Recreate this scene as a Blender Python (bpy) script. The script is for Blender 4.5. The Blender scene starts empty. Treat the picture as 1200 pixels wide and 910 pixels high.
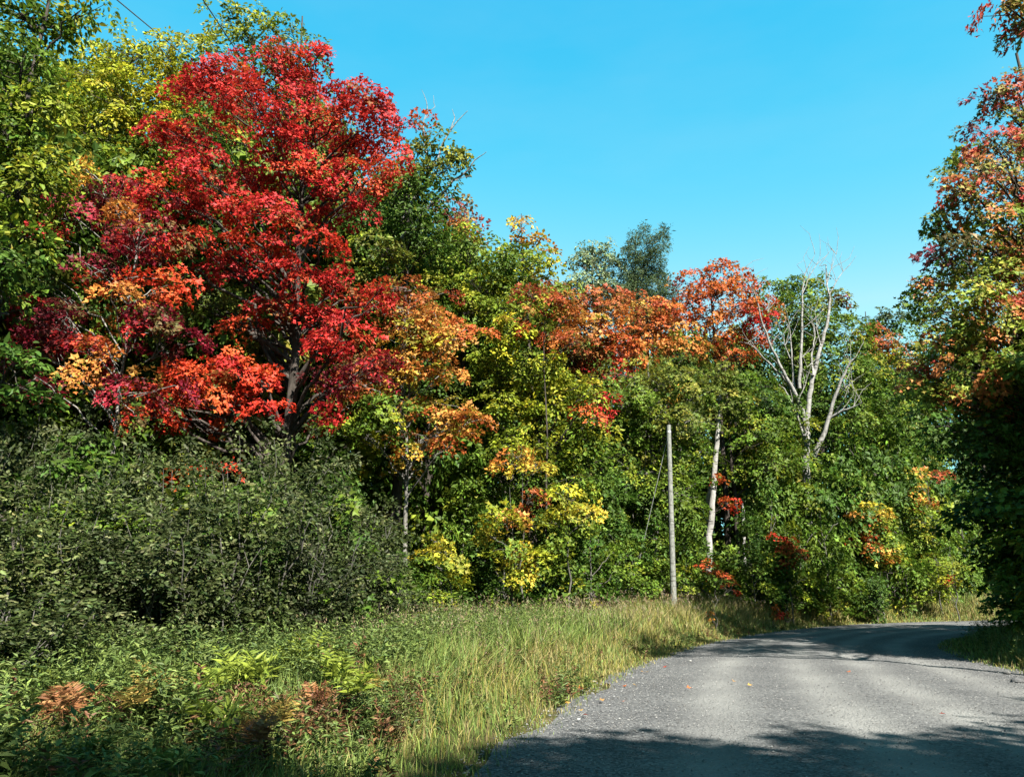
import bpy, math
import numpy as np
from mathutils import Vector

rng = np.random.default_rng(11)
scene = bpy.context.scene
COL = scene.collection

# ------------------------------------------------------------------ camera
F, CX, CY, CAM_H = 940.0, 600.0, 455.0, 1.6          # measured on the 1200 x 910 photograph
PITCH = math.atan(235.0 / F)
cam = bpy.data.cameras.new('camera')
cam.sensor_width = 36.0
cam.lens = 36.0 * F / 1200.0
cam.clip_start, cam.clip_end = 0.1, 3000.0
cam_ob = bpy.data.objects.new('camera', cam)
COL.objects.link(cam_ob)
cam_ob.location = (0, 0, CAM_H)
cam_ob.rotation_euler = (math.pi / 2 + PITCH, 0, 0)
scene.camera = cam_ob

# ------------------------------------------------------------------ light
SUN_AZ = (0.5, -0.866)                                # horizontal direction towards the sun
SUN_EL = math.radians(46)
world = bpy.data.worlds.new('World')
scene.world = world
world.use_nodes = True
wn, wl = world.node_tree.nodes, world.node_tree.links
wn.clear()
sky = wn.new('ShaderNodeTexSky')
sky.sky_type = 'NISHITA'
sky.sun_disc = False
sky.sun_elevation = SUN_EL
sky.sun_rotation = math.atan2(SUN_AZ[0], SUN_AZ[1])
sky.air_density, sky.dust_density, sky.ozone_density = 1.0, 0.7, 2.0
# the camera's saturated blue: one response curve per channel over the whole sky
sep, comb = wn.new('ShaderNodeSeparateColor'), wn.new('ShaderNodeCombineColor')
wl.new(sky.outputs[0], sep.inputs[0])
for ch, gain, power, most in ((0, 0.352, 3.5, 1.6), (1, 1.56, 0.79, 4.0), (2, 2.52, 0.3, 4.5)):
    pw, ml, mn = (wn.new('ShaderNodeMath') for _ in range(3))
    pw.operation, ml.operation, mn.operation = 'POWER', 'MULTIPLY', 'MINIMUM'
    pw.inputs[1].default_value, ml.inputs[1].default_value, mn.inputs[1].default_value = power, gain, most
    wl.new(sep.outputs[ch], pw.inputs[0]); wl.new(pw.outputs[0], ml.inputs[0]); wl.new(ml.outputs[0], mn.inputs[0]); wl.new(mn.outputs[0], comb.inputs[ch])
bg = wn.new('ShaderNodeBackground'); bg.inputs[1].default_value = 0.05
wo = wn.new('ShaderNodeOutputWorld')
# a trace of high thin cloud over the whole dome
wtc, wmp, wno = wn.new('ShaderNodeTexCoord'), wn.new('ShaderNodeMapping'), wn.new('ShaderNodeTexNoise')
wmp.inputs['Scale'].default_value = (1.0, 1.0, 3.5)
wno.inputs['Scale'].default_value, wno.inputs['Detail'].default_value, wno.inputs['Roughness'].default_value = 2.2, 5, 0.55
wrm = wn.new('ShaderNodeMapRange'); wrm.inputs[1].default_value, wrm.inputs[2].default_value, wrm.inputs[3].default_value, wrm.inputs[4].default_value = 0.5, 0.8, 0.0, 0.075
wmx = wn.new('ShaderNodeMix'); wmx.data_type = 'RGBA'; wmx.inputs[7].default_value = (3.0, 3.3, 3.5, 1)
wl.new(wtc.outputs['Generated'], wmp.inputs[0]); wl.new(wmp.outputs[0], wno.inputs[0]); wl.new(wno.outputs[0], wrm.inputs[0]); wl.new(wrm.outputs[0], wmx.inputs[0])
wl.new(comb.outputs[0], wmx.inputs[6]); wl.new(wmx.outputs[2], bg.inputs[0]); wl.new(bg.outputs[0], wo.inputs[0])

sun = bpy.data.lights.new('sun', 'SUN')
sun.energy, sun.angle, sun.color = 5.0, math.radians(0.55), (1.0, 0.95, 0.86)
sun_ob = bpy.data.objects.new('sun', sun)
COL.objects.link(sun_ob)
to_sun = Vector((SUN_AZ[0] * math.cos(SUN_EL), SUN_AZ[1] * math.cos(SUN_EL), math.sin(SUN_EL)))
sun_ob.location = (30, -30, 40)
sun_ob.rotation_euler = to_sun.to_track_quat('Z', 'Y').to_euler()

scene.view_settings.view_transform = 'Standard'
scene.view_settings.look = 'None'
scene.view_settings.exposure = 2.49
scene.view_settings.gamma = 1.0
scene.cycles.max_bounces = 5
scene.cycles.diffuse_bounces = 2
scene.cycles.glossy_bounces = 1
scene.cycles.transmission_bounces = 3


# ------------------------------------------------------------------ geometry helpers
def at(px, py, Y):
    """World point seen at photograph pixel (px, py) at depth Y."""
    x, y = (px - CX) / F, (CY - py) / F
    fy = math.cos(PITCH) - y * math.sin(PITCH)
    fz = math.sin(PITCH) + y * math.cos(PITCH)
    t = Y / fy
    return np.array((x * t, Y, CAM_H + fz * t))


LEFT_EDGE = np.array([(-6.5, -60), (-5.2, -30), (-3.2, -10), (-1.9, 0), (-0.5, 7), (0.6, 11), (2.1, 16), (3.9, 21), (6.3, 26),
                      (10.0, 32), (14.5, 37.5), (20, 41.5), (27, 44.5), (40, 48), (70, 52), (140, 56)], float)
RIGHT_EDGE = np.array([(5.5, -60), (6.0, -30), (6.8, -10), (7.6, 0), (8.5, 7), (9.0, 11), (9.9, 16), (10.6, 19.5), (12.3, 24),
                       (15.0, 28), (19.0, 31.5), (25.0, 34.2), (33, 36.2), (45, 38.5), (73, 43), (141, 47)], float)


def spline(pts, n):
    out = []
    m = len(pts)
    for i in range(m - 1):
        p0, p1, p2, p3 = pts[max(i - 1, 0)], pts[i], pts[i + 1], pts[min(i + 2, m - 1)]
        t = np.linspace(0, 1, n, endpoint=False)[:, None]
        out.append(0.5 * (2 * p1 + (p2 - p0) * t + (2 * p0 - 5 * p1 + 4 * p2 - p3) * t ** 2 + (3 * p1 - p0 - 3 * p2 + p3) * t ** 3))
    out.append(pts[-1:])
    return np.vstack(out)


LS, RS = spline(LEFT_EDGE, 16), spline(RIGHT_EDGE, 16)


def edge_dist(xy, line):
    """Signed distance to a line, positive to its left (walking away from the camera)."""
    xy = np.atleast_2d(xy)
    best = np.full(len(xy), 1e9)
    sgn = np.ones(len(xy))
    for a, b in zip(line[:-1], line[1:]):
        d = b - a
        t = np.clip(((xy - a) @ d) / (d @ d), 0, 1)
        q = a + t[:, None] * d
        dist = np.hypot(*(xy - q).T)
        s = np.where(d[0] * (xy[:, 1] - a[1]) - d[1] * (xy[:, 0] - a[0]) > 0, 1.0, -1.0)
        m = dist < best
        best[m], sgn[m] = dist[m], s[m]
    return best * sgn


LSC, RSC = spline(LEFT_EDGE, 5), spline(RIGHT_EDGE, 5)


def smooth(a, b, v):
    t = np.clip((v - a) / (b - a), 0, 1)
    return t * t * (3 - 2 * t)


def wob(x, y):
    return (np.sin(x * 0.9 + 1.3 * np.sin(y * 0.5)) * np.cos(y * 0.8 + 0.7) + 0.5 * np.sin(x * 2.3 + y * 1.7 + 2)) * 0.5


def ground_z(x, y):
    x, y = np.atleast_1d(np.asarray(x, float)), np.atleast_1d(np.asarray(y, float))
    xy = np.stack([x, y], 1)
    dl, dr = edge_dist(xy, LSC), -edge_dist(xy, RSC)
    off = np.maximum(dl, dr)                         # >0 off the road
    z = np.where(off < 0, -0.09 * smooth(0, 0.5, -off), 0.0)
    bank = 0.30 * smooth(0.2, 3.0, off) + 0.35 * smooth(3, 9, off) + 0.5 * smooth(9, 40, off) + np.where(dl > dr, 4.5 * smooth(22, 90, off), 0)
    far = smooth(26, 36, y)
    bank = bank * np.where(dl > dr, 0.30 + 0.6 * smooth(12, 24, y) + 0.95 * far, 0.8)
    return z + bank + np.where(off > 0.3, 0.06 * wob(x, y) * smooth(0.3, 2, off), 0)


def gz(x, y):
    return float(ground_z(x, y)[0])


ALB = 0.43          # base colours below are written for a one stop brighter exposure


def npmesh(name, V, P, mat, cols=None, smooth_shade=False):
    V = np.ascontiguousarray(V, np.float32); P = np.ascontiguousarray(P, np.int32)
    me = bpy.data.meshes.new(name)
    me.vertices.add(len(V)); me.vertices.foreach_set('co', V.ravel())
    me.loops.add(P.size); me.loops.foreach_set('vertex_index', P.ravel())
    me.polygons.add(len(P)); me.polygons.foreach_set('loop_start', np.arange(len(P), dtype=np.int32) * P.shape[1])
    me.update(calc_edges=True)
    if cols is not None:
        a = me.color_attributes.new('Col', 'FLOAT_COLOR', 'POINT')
        c = np.ones((len(V), 4), np.float32); c[:, :3] = np.asarray(cols) * (1 if mat.name == 'grey_gravel' else 0.57 if mat.name == 'leaf' else ALB)
        a.data.foreach_set('color', c.ravel())
    me.polygons.foreach_set('use_smooth', np.full(len(P), smooth_shade))
    me.materials.append(mat)
    return me


def link(name, me, parent=None, loc=(0, 0, 0)):
    o = bpy.data.objects.new(name, me)
    COL.objects.link(o)
    o.parent = parent
    o.location = loc
    return o


def tag(o, label, cat, group=None):
    o['label'] = label; o['category'] = cat
    if group: o['group'] = group
    return o


def thing(name, label, cat, loc, group=None, rz=0.0):
    o = link(name, None, None, loc)
    o.empty_display_size = 0.3
    o.rotation_euler = (0, 0, rz)
    return tag(o, label, cat, group)


def copy_thing(root, loc, rz, scale, label=None, group=None, color=None):
    r = root.copy(); COL.objects.link(r)
    r.location = loc; r.rotation_euler = (0, 0, rz); r.scale = scale
    if label: r['label'] = label
    if group: r['group'] = group
    for ch in root.children:
        c = ch.copy(); COL.objects.link(c); c.parent = r
        if color and ch.get('tinted'): c.color = color
    return r


class Tubes:
    def __init__(self): self.V, self.Q, self.n = [], [], 0

    def add(self, pts, radii, sides=6, close=True):
        pts = np.asarray(pts, float); m = len(pts)
        tan = np.gradient(pts, axis=0)
        tan /= np.linalg.norm(tan, axis=1)[:, None] + 1e-9
        ref = np.array((0.0, 1.0, 0.0)) if abs(tan[0][1]) < 0.8 else np.array((1.0, 0, 0))
        a = np.linspace(0, 2 * math.pi, sides, endpoint=False)
        for i in range(m):
            u = np.cross(tan[i], ref); u /= np.linalg.norm(u) + 1e-9
            w = np.cross(tan[i], u)
            self.V.append(pts[i] + radii[i] * (np.cos(a)[:, None] * u + np.sin(a)[:, None] * w))
        b = self.n
        for i in range(m - 1):
            for k in range(sides):
                k2 = (k + 1) % sides
                self.Q.append((b + i * sides + k, b + i * sides + k2, b + (i + 1) * sides + k2, b + (i + 1) * sides + k))
        self.n += m * sides

    def mesh(self, name, mat):
        if not self.Q: return None
        return npmesh(name, np.vstack(self.V), np.array(self.Q), mat, None, True)


def bend(a, b, n=6, sag=0.0, wig=0.05):
    """A slightly crooked line from a to b; sag > 0 bows it upward first."""
    a, b = np.asarray(a, float), np.asarray(b, float)
    t = np.linspace(0, 1, n)[:, None]
    L = np.linalg.norm(b - a)
    p = a + (b - a) * t
    p[:, 2] += sag * L * np.sin(t[:, 0] * math.pi)
    p[1:-1] += rng.normal(0, wig * L / n, (n - 2, 3))
    return p


# ------------------------------------------------------------------ materials
def nt(name):
    m = bpy.data.materials.new(name); m.use_nodes = True
    n, l = m.node_tree.nodes, m.node_tree.links
    n.clear()
    out = n.new('ShaderNodeOutputMaterial')
    return m, n, l, out


def ramp(n, stops):
    r = n.new('ShaderNodeValToRGB'); e = r.color_ramp.elements
    while len(e) < len(stops): e.new(0.5)
    for k, (p, c) in enumerate(stops):
        e[k].position = p; e[k].color = (*c, 1)
    return r


def leaf_material(name, trans=0.3, rough=0.5, spec=0.25):
    m, n, l, out = nt(name)
    at_ = n.new('ShaderNodeAttribute'); at_.attribute_name = 'Col'
    oi = n.new('ShaderNodeObjectInfo')
    mul = n.new('ShaderNodeMix'); mul.data_type = 'RGBA'; mul.blend_type = 'MULTIPLY'; mul.inputs[0].default_value = 1
    l.new(at_.outputs['Color'], mul.inputs[6]); l.new(oi.outputs['Color'], mul.inputs[7])
    p = n.new('ShaderNodeBsdfPrincipled')
    p.inputs['Roughness'].default_value = rough; p.inputs['Specular IOR Level'].default_value = spec
    l.new(mul.outputs[2], p.inputs['Base Color'])
    t = n.new('ShaderNodeBsdfTranslucent'); l.new(mul.outputs[2], t.inputs[0])
    mx = n.new('ShaderNodeMixShader'); mx.inputs[0].default_value = trans
    l.new(p.outputs[0], mx.inputs[1]); l.new(t.outputs[0], mx.inputs[2]); l.new(mx.outputs[0], out.inputs[0])
    return m


def bark_material(name, c0, c1, scale=9.0, marks=None):
    m, n, l, out = nt(name)
    tc = n.new('ShaderNodeTexCoord')
    mp = n.new('ShaderNodeMapping'); mp.inputs['Scale'].default_value = (1, 1, 0.25)
    l.new(tc.outputs['Object'], mp.inputs[0])
    no = n.new('ShaderNodeTexNoise'); no.inputs['Scale'].default_value = scale; no.inputs['Detail'].default_value = 8; no.inputs['Roughness'].default_value = 0.7
    l.new(mp.outputs[0], no.inputs[0])
    r = ramp(n, [(0.35, tuple(v * ALB for v in c0)), (0.65, tuple(v * ALB for v in c1))]); l.new(no.outputs[0], r.inputs[0])
    p = n.new('ShaderNodeBsdfPrincipled'); p.inputs['Roughness'].default_value = 0.9; p.inputs['Specular IOR Level'].default_value = 0.1
    col = r.outputs[0]
    if marks:
        mp2 = n.new('ShaderNodeMapping'); mp2.inputs['Scale'].default_value = (1.5, 1.5, 9)
        l.new(tc.outputs['Object'], mp2.inputs[0])
        n2 = n.new('ShaderNodeTexNoise'); n2.inputs['Scale'].default_value = 1.6; n2.inputs['Detail'].default_value = 4
        l.new(mp2.outputs[0], n2.inputs[0])
        r2 = ramp(n, [(0.57, (0, 0, 0)), (0.64, (1, 1, 1))]); l.new(n2.outputs[0], r2.inputs[0])
        mx = n.new('ShaderNodeMix'); mx.data_type = 'RGBA'
        l.new(r2.outputs[0], mx.inputs[0]); l.new(col, mx.inputs[6]); mx.inputs[7].default_value = (*[v * ALB for v in marks], 1)
        col = mx.outputs[2]
    l.new(col, p.inputs['Base Color'])
    b = n.new('ShaderNodeBump'); b.inputs['Strength'].default_value = 0.6; b.inputs['Distance'].default_value = 0.02
    l.new(no.outputs[0], b.inputs['Height']); l.new(b.outputs[0], p.inputs['Normal'])
    l.new(p.outputs[0], out.inputs[0])
    return m


M_LEAF = leaf_material('leaf', 0.34, 0.55, 0.14)
M_GRASS = leaf_material('grass_blade', 0.25, 0.6, 0.2)
M_BARK = bark_material('bark_grey_brown', (0.03, 0.025, 0.02), (0.12, 0.1, 0.085))
M_BARK_PALE = bark_material('bark_pale', (0.13, 0.12, 0.105), (0.34, 0.32, 0.29))
M_BIRCH = bark_material('birch_bark', (0.25, 0.24, 0.22), (0.54, 0.525, 0.49), 7, (0.05, 0.045, 0.04))
M_DEAD = bark_material('dead_wood', (0.18, 0.17, 0.155), (0.46, 0.445, 0.42), 12, (0.07, 0.06, 0.05))
M_STEM = bark_material('shrub_stem', (0.06, 0.055, 0.045), (0.2, 0.19, 0.165), 14)
M_POLE = bark_material('weathered_wood', (0.15, 0.155, 0.14), (0.37, 0.38, 0.345), 26, (0.12, 0.12, 0.105))


def road_material():
    m, n, l, out = nt('grey_gravel')
    tc = n.new('ShaderNodeTexCoord')
    at_ = n.new('ShaderNodeAttribute'); at_.attribute_name = 'Col'
    v = n.new('ShaderNodeTexVoronoi'); v.inputs['Scale'].default_value = 42; l.new(tc.outputs['Object'], v.inputs[0])
    v2 = n.new('ShaderNodeTexVoronoi'); v2.inputs['Scale'].default_value = 17; l.new(tc.outputs['Object'], v2.inputs[0])
    no = n.new('ShaderNodeTexNoise'); no.inputs['Scale'].default_value = 0.7; no.inputs['Detail'].default_value = 6; l.new(tc.outputs['Object'], no.inputs[0])
    sx = n.new('ShaderNodeSeparateColor'); l.new(v.outputs['Color'], sx.inputs[0])
    r = ramp(n, [(0.0, (0.055, 0.057, 0.06)), (0.5, (0.132, 0.134, 0.136)), (0.93, (0.21, 0.212, 0.21)), (1.0, (0.27, 0.27, 0.26))]); l.new(sx.outputs[0], r.inputs[0])
    fine = n.new('ShaderNodeMix'); fine.data_type = 'RGBA'; fine.inputs[7].default_value = (0.255, 0.255, 0.245, 1)
    sc = n.new('ShaderNodeSeparateColor'); l.new(at_.outputs['Color'], sc.inputs[0])
    l.new(sc.outputs[0], fine.inputs[0]); l.new(r.outputs[0], fine.inputs[6])
    r2 = ramp(n, [(0.3, (0.8, 0.8, 0.8)), (0.7, (1.12, 1.12, 1.1))]); l.new(no.outputs[0], r2.inputs[0])
    mu = n.new('ShaderNodeMix'); mu.data_type = 'RGBA'; mu.blend_type = 'MULTIPLY'; mu.inputs[0].default_value = 1
    l.new(fine.outputs[2], mu.inputs[6]); l.new(r2.outputs[0], mu.inputs[7])
    p = n.new('ShaderNodeBsdfPrincipled'); p.inputs['Roughness'].default_value = 0.95; p.inputs['Specular IOR Level'].default_value = 0.1
    l.new(mu.outputs[2], p.inputs['Base Color'])
    ad = n.new('ShaderNodeMath'); ad.operation = 'ADD'; l.new(v.outputs['Distance'], ad.inputs[0]); l.new(v2.outputs['Distance'], ad.inputs[1])
    b = n.new('ShaderNodeBump'); b.inputs['Strength'].default_value = 0.8; b.inputs['Distance'].default_value = 0.02; b.invert = True
    l.new(ad.outputs[0], b.inputs['Height']); l.new(b.outputs[0], p.inputs['Normal'])
    l.new(p.outputs[0], out.inputs[0])
    for e in r.color_ramp.elements: e.color = (*[ALB * v for v in e.color[:3]], 1)
    fine.inputs[7].default_value = (*[ALB * v for v in fine.inputs[7].default_value[:3]], 1)
    return m


def ground_material():
    m, n, l, out = nt('soil_and_litter')
    tc = n.new('ShaderNodeTexCoord')
    no = n.new('ShaderNodeTexNoise'); no.inputs['Scale'].default_value = 1.3; no.inputs['Detail'].default_value = 10; no.inputs['Roughness'].default_value = 0.7
    l.new(tc.outputs['Object'], no.inputs[0])
    r = ramp(n, [(0.3, (0.015, 0.011, 0.006)), (0.48, (0.03, 0.03, 0.01)), (0.62, (0.055, 0.042, 0.02)), (0.75, (0.035, 0.042, 0.012))]); l.new(no.outputs[0], r.inputs[0])
    p = n.new('ShaderNodeBsdfPrincipled'); p.inputs['Roughness'].default_value = 1; p.inputs['Specular IOR Level'].default_value = 0.05
    l.new(r.outputs[0], p.inputs['Base Color'])
    b = n.new('ShaderNodeBump'); b.inputs['Distance'].default_value = 0.1; l.new(no.outputs[0], b.inputs['Height']); l.new(b.outputs[0], p.inputs['Normal'])
    l.new(p.outputs[0], out.inputs[0])
    return m


def stone_material(name):
    m, n, l, out = nt(name)
    at_ = n.new('ShaderNodeAttribute'); at_.attribute_name = 'Col'
    p = n.new('ShaderNodeBsdfPrincipled'); p.inputs['Roughness'].default_value = 0.9; p.inputs['Specular IOR Level'].default_value = 0.15
    tc = n.new('ShaderNodeTexCoord'); no = n.new('ShaderNodeTexNoise'); no.inputs['Scale'].default_value = 40; l.new(tc.outputs['Object'], no.inputs[0])
    r = ramp(n, [(0.3, (0.75, 0.75, 0.75)), (0.7, (1.1, 1.1, 1.1))]); l.new(no.outputs[0], r.inputs[0])
    mu = n.new('ShaderNodeMix'); mu.data_type = 'RGBA'; mu.blend_type = 'MULTIPLY'; mu.inputs[0].default_value = 1
    l.new(at_.outputs['Color'], mu.inputs[6]); l.new(r.outputs[0], mu.inputs[7]); l.new(mu.outputs[2], p.inputs['Base Color'])
    l.new(p.outputs[0], out.inputs[0])
    return m


M_ROAD, M_GROUND, M_STONE = road_material(), ground_material(), stone_material('stone')
M_WIRE, _n, _l, _o = nt('dark_cable')
_p = _n.new('ShaderNodeBsdfPrincipled'); _p.inputs['Base Color'].default_value = (0.03, 0.03, 0.035, 1); _p.inputs['Roughness'].default_value = 0.6
_l.new(_p.outputs[0], _o.inputs[0])
M_STEEL, _n, _l, _o = nt('galvanised_steel')
_p = _n.new('ShaderNodeBsdfPrincipled'); _p.inputs['Base Color'].default_value = (0.3, 0.3, 0.3, 1); _p.inputs['Roughness'].default_value = 0.5; _p.inputs['Metallic'].default_value = 0.6
_l.new(_p.outputs[0], _o.inputs[0])

# ------------------------------------------------------------------ the setting: ground and road
def axis(lo, hi, flo, fhi, step):
    fine = np.arange(flo, fhi + step, step)
    a = flo - np.cumsum(step * 1.25 ** np.arange(1, 60)); a = a[a > lo]
    b = fine[-1] + np.cumsum(step * 1.25 ** np.arange(1, 60)); b = b[b < hi]
    return np.concatenate([[lo], a[::-1], fine, b, [hi]])


gx, gy = axis(-900, 900, -26, 42, 0.5), axis(-300, 1400, -4, 58, 0.5)
GX, GY = np.meshgrid(gx, gy)
GZ = ground_z(GX.ravel(), GY.ravel())
nx = len(gx)
i0 = (np.arange(len(gy) - 1)[:, None] * nx + np.arange(nx - 1)).ravel()
ground = link('ground', npmesh('ground', np.stack([GX.ravel(), GY.ravel(), GZ], 1), np.stack([i0, i0 + 1, i0 + nx + 1, i0 + nx], 1), M_GROUND, None, True))
ground['kind'] = 'structure'

def resample(line, n):
    d = np.concatenate([[0], np.cumsum(np.hypot(*np.diff(line, axis=0).T))])
    # denser towards the camera
    t = np.interp(np.linspace(0, 1, n), [0, 0.15, 0.8, 1], [0, 0.22, 0.62, 1]) * d[-1]
    return np.stack([np.interp(t, d, line[:, 0]), np.interp(t, d, line[:, 1])], 1)


NR, NC = 420, 40
rl, rr = resample(LS, NR), resample(RS, NR)
u = np.linspace(0, 1, NC)
jl = np.convolve(rng.normal(0, 0.22, NR + 4), np.ones(5) / 5, 'valid') + rng.normal(0, 0.05, NR); jr = rng.normal(0, 0.12, NR)
wid = np.hypot(*(rr - rl).T)
U = u[None, :] + np.where(u[None, :] < 0.2, 1 - u[None, :] / 0.2, 0) * (jl - 0.1)[:, None] / wid[:, None] + np.where(u[None, :] > 0.8, (u[None, :] - 0.8) / 0.2, 0) * (jr + 0.1)[:, None] / wid[:, None]
RX = rl[:, None, 0] + (rr - rl)[:, None, 0] * U
RY = rl[:, None, 1] + (rr - rl)[:, None, 1] * U
lane = np.exp(-((U - 0.23) / 0.05) ** 2) + np.exp(-((U - 0.43) / 0.05) ** 2) + np.exp(-((U - 0.6) / 0.05) ** 2) + np.exp(-((U - 0.8) / 0.05) ** 2)
RZ = 0.012 + 0.05 * (1 - (2 * U - 1) ** 2) - 0.018 * lane + 0.012 * wob(RX * 1.5, RY * 1.1) + rng.normal(0, 0.003, RX.shape)
i0 = (np.arange(NR - 1)[:, None] * NC + np.arange(NC - 1)).ravel()
rc = np.zeros((NR * NC, 3)); rc[:, 0] = np.clip(lane * (0.85 + 0.4 * wob(RX * 0.8, RY * 0.3)), 0, 0.9).ravel()
road = link('gravel_road', npmesh('gravel_road', np.stack([RX.ravel(), RY.ravel(), RZ.ravel()], 1), np.stack([i0, i0 + 1, i0 + NC + 1, i0 + NC], 1), M_ROAD, rc, True))
road['kind'] = 'structure'

# ------------------------------------------------------------------ leaves
PAL = {
    'red':      [((0.54, 0.032, 0.026), 5), ((0.42, 0.02, 0.024), 3), ((0.52, 0.065, 0.02), 1.6), ((0.17, 0.11, 0.03), 0.35)],
    'redor':    [((0.58, 0.05, 0.02), 4), ((0.60, 0.11, 0.025), 2), ((0.50, 0.035, 0.015), 2)],
    'crimson':  [((0.20, 0.012, 0.026), 5), ((0.30, 0.02, 0.035), 2), ((0.12, 0.02, 0.02), 2), ((0.10, 0.10, 0.03), 1)],
    'orange':   [((0.56, 0.19, 0.04), 4), ((0.52, 0.26, 0.055), 3), ((0.5, 0.10, 0.03), 2)],
    'yelor':    [((0.68, 0.36, 0.05), 4), ((0.58, 0.20, 0.03), 2), ((0.5, 0.38, 0.06), 2)],
    'rust':     [((0.42, 0.12, 0.035), 4), ((0.36, 0.07, 0.03), 3), ((0.45, 0.2, 0.05), 2), ((0.2, 0.17, 0.04), 1)],
    'orred':    [((0.50, 0.11, 0.025), 4), ((0.44, 0.065, 0.022), 3), ((0.5, 0.18, 0.03), 2)],
    'yellow':   [((0.60, 0.46, 0.045), 5), ((0.48, 0.44, 0.05), 2), ((0.3, 0.32, 0.04), 1)],
    'yelgreen': [((0.33, 0.33, 0.035), 4), ((0.24, 0.28, 0.035), 3), ((0.42, 0.36, 0.04), 2)],
    'lime':     [((0.19, 0.24, 0.03), 4), ((0.13, 0.19, 0.028), 4), ((0.27, 0.28, 0.035), 2)],
    'green':    [((0.085, 0.15, 0.025), 4), ((0.065, 0.12, 0.02), 3), ((0.12, 0.18, 0.03), 2)],
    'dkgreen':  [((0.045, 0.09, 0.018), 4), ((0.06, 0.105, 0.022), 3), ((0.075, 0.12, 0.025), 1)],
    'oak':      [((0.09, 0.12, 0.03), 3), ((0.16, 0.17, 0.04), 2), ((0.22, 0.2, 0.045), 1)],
    'poplar':   [((0.24, 0.30, 0.14), 3), ((0.30, 0.36, 0.19), 2), ((0.17, 0.23, 0.10), 2)],
    'conifer':  [((0.055, 0.09, 0.03), 3), ((0.075, 0.11, 0.04), 2)],
    'alder':    [((0.050, 0.070, 0.020), 4), ((0.036, 0.052, 0.015), 4), ((0.08, 0.105, 0.032), 2), ((0.17, 0.19, 0.08), 1.2)],
    'pinkrust': [((0.40, 0.13, 0.10), 3), ((0.36, 0.08, 0.07), 2), ((0.3, 0.2, 0.08), 2), ((0.13, 0.15, 0.04), 1)],
    'mixred':   [((0.42, 0.06, 0.045), 3.4), ((0.46, 0.17, 0.07), 2.6), ((0.2, 0.22, 0.05), 2), ((0.12, 0.15, 0.035), 2)],
    'mixgreen': [((0.13, 0.18, 0.035), 4), ((0.22, 0.25, 0.06), 1.5), ((0.42, 0.13, 0.08), 2.4), ((0.09, 0.14, 0.03), 3)],
    'purple':   [((0.2, 0.05, 0.07), 3), ((0.11, 0.12, 0.04), 2), ((0.3, 0.08, 0.08), 1)],
}
TPL = {
    'lobed': (np.array([(0, 0, 0), (-.58, .42, .10), (-.2, .5, 0), (0, 1, -.10), (.2, .5, 0), (.58, .42, .10)], float),
              np.array([(0, 2, 1), (0, 3, 2), (0, 4, 3), (0, 5, 4)]), 0.40),
    'ovate': (np.array([(0, 0, 0), (.27, .28, .08), (.22, .66, .06), (0, 1, -.08), (-.22, .66, .06), (-.27, .28, .08)], float),
              np.array([(0, 1, 2, 3), (0, 3, 4, 5)]), 0.38),
    'kite':  (np.array([(0, 0, 0), (.36, .45, .10), (0, 1, -.06), (-.36, .45, .10)], float),
              np.array([(0, 1, 2), (0, 2, 3)]), 0.36),
    'lance': (np.array([(0, 0, 0), (.17, .4, .05), (0, 1, -.16), (-.17, .4, .05)], float),
              np.array([(0, 1, 2), (0, 2, 3)]), 0.17),
    'needle': (np.array([(0, 0, 0), (.11, .35, .03), (0, 1, 0), (-.11, .35, .03)], float),
               np.array([(0, 1, 2, 3)]), 0.12),
}


BLEND = {'orange': ('lime', .14), 'rust': ('oak', .16), 'yellow': ('lime', .14), 'redor': ('red', .3), 'yelor': ('lime', .2), 'orred': ('orange', .12), 'lime': ('green', .12), 'yelgreen': ('lime', .15), 'green': ('lime', .2), 'red': ('redor', .05), 'crimson': ('red', .2)}


def unit(a): return a / (np.linalg.norm(a, axis=-1, keepdims=True) + 1e-9)


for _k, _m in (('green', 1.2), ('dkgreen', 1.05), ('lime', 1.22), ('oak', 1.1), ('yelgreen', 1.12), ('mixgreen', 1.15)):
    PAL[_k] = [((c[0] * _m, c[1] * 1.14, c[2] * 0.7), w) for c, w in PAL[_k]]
for _k in ('mixred', 'mixgreen'):
    PAL[_k] = [(tuple(min(0.75, 1.35 * v) for v in c), w) for c, w in PAL[_k]]


def pick(pal, n):
    c = np.array([p[0] for p in PAL[pal]]); w = np.array([p[1] for p in PAL[pal]], float)
    return c[rng.choice(len(c), n, p=w / w.sum())]


def leaf_arrays(P, N, D, S, C, kind):
    T, Fc, _ = TPL[kind]
    N = unit(N); D = unit(D - (D * N).sum(1, keepdims=True) * N); X = np.cross(D, N)
    V = P[:, None] + S[:, None, None] * (T[None, :, 0, None] * X[:, None] + T[None, :, 1, None] * D[:, None] + T[None, :, 2, None] * N[:, None])
    k = len(T)
    faces = (np.arange(len(P))[:, None, None] * k + Fc[None]).reshape(-1, Fc.shape[1])
    return V.reshape(-1, 3), faces, np.repeat(C, k, 0)


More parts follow.
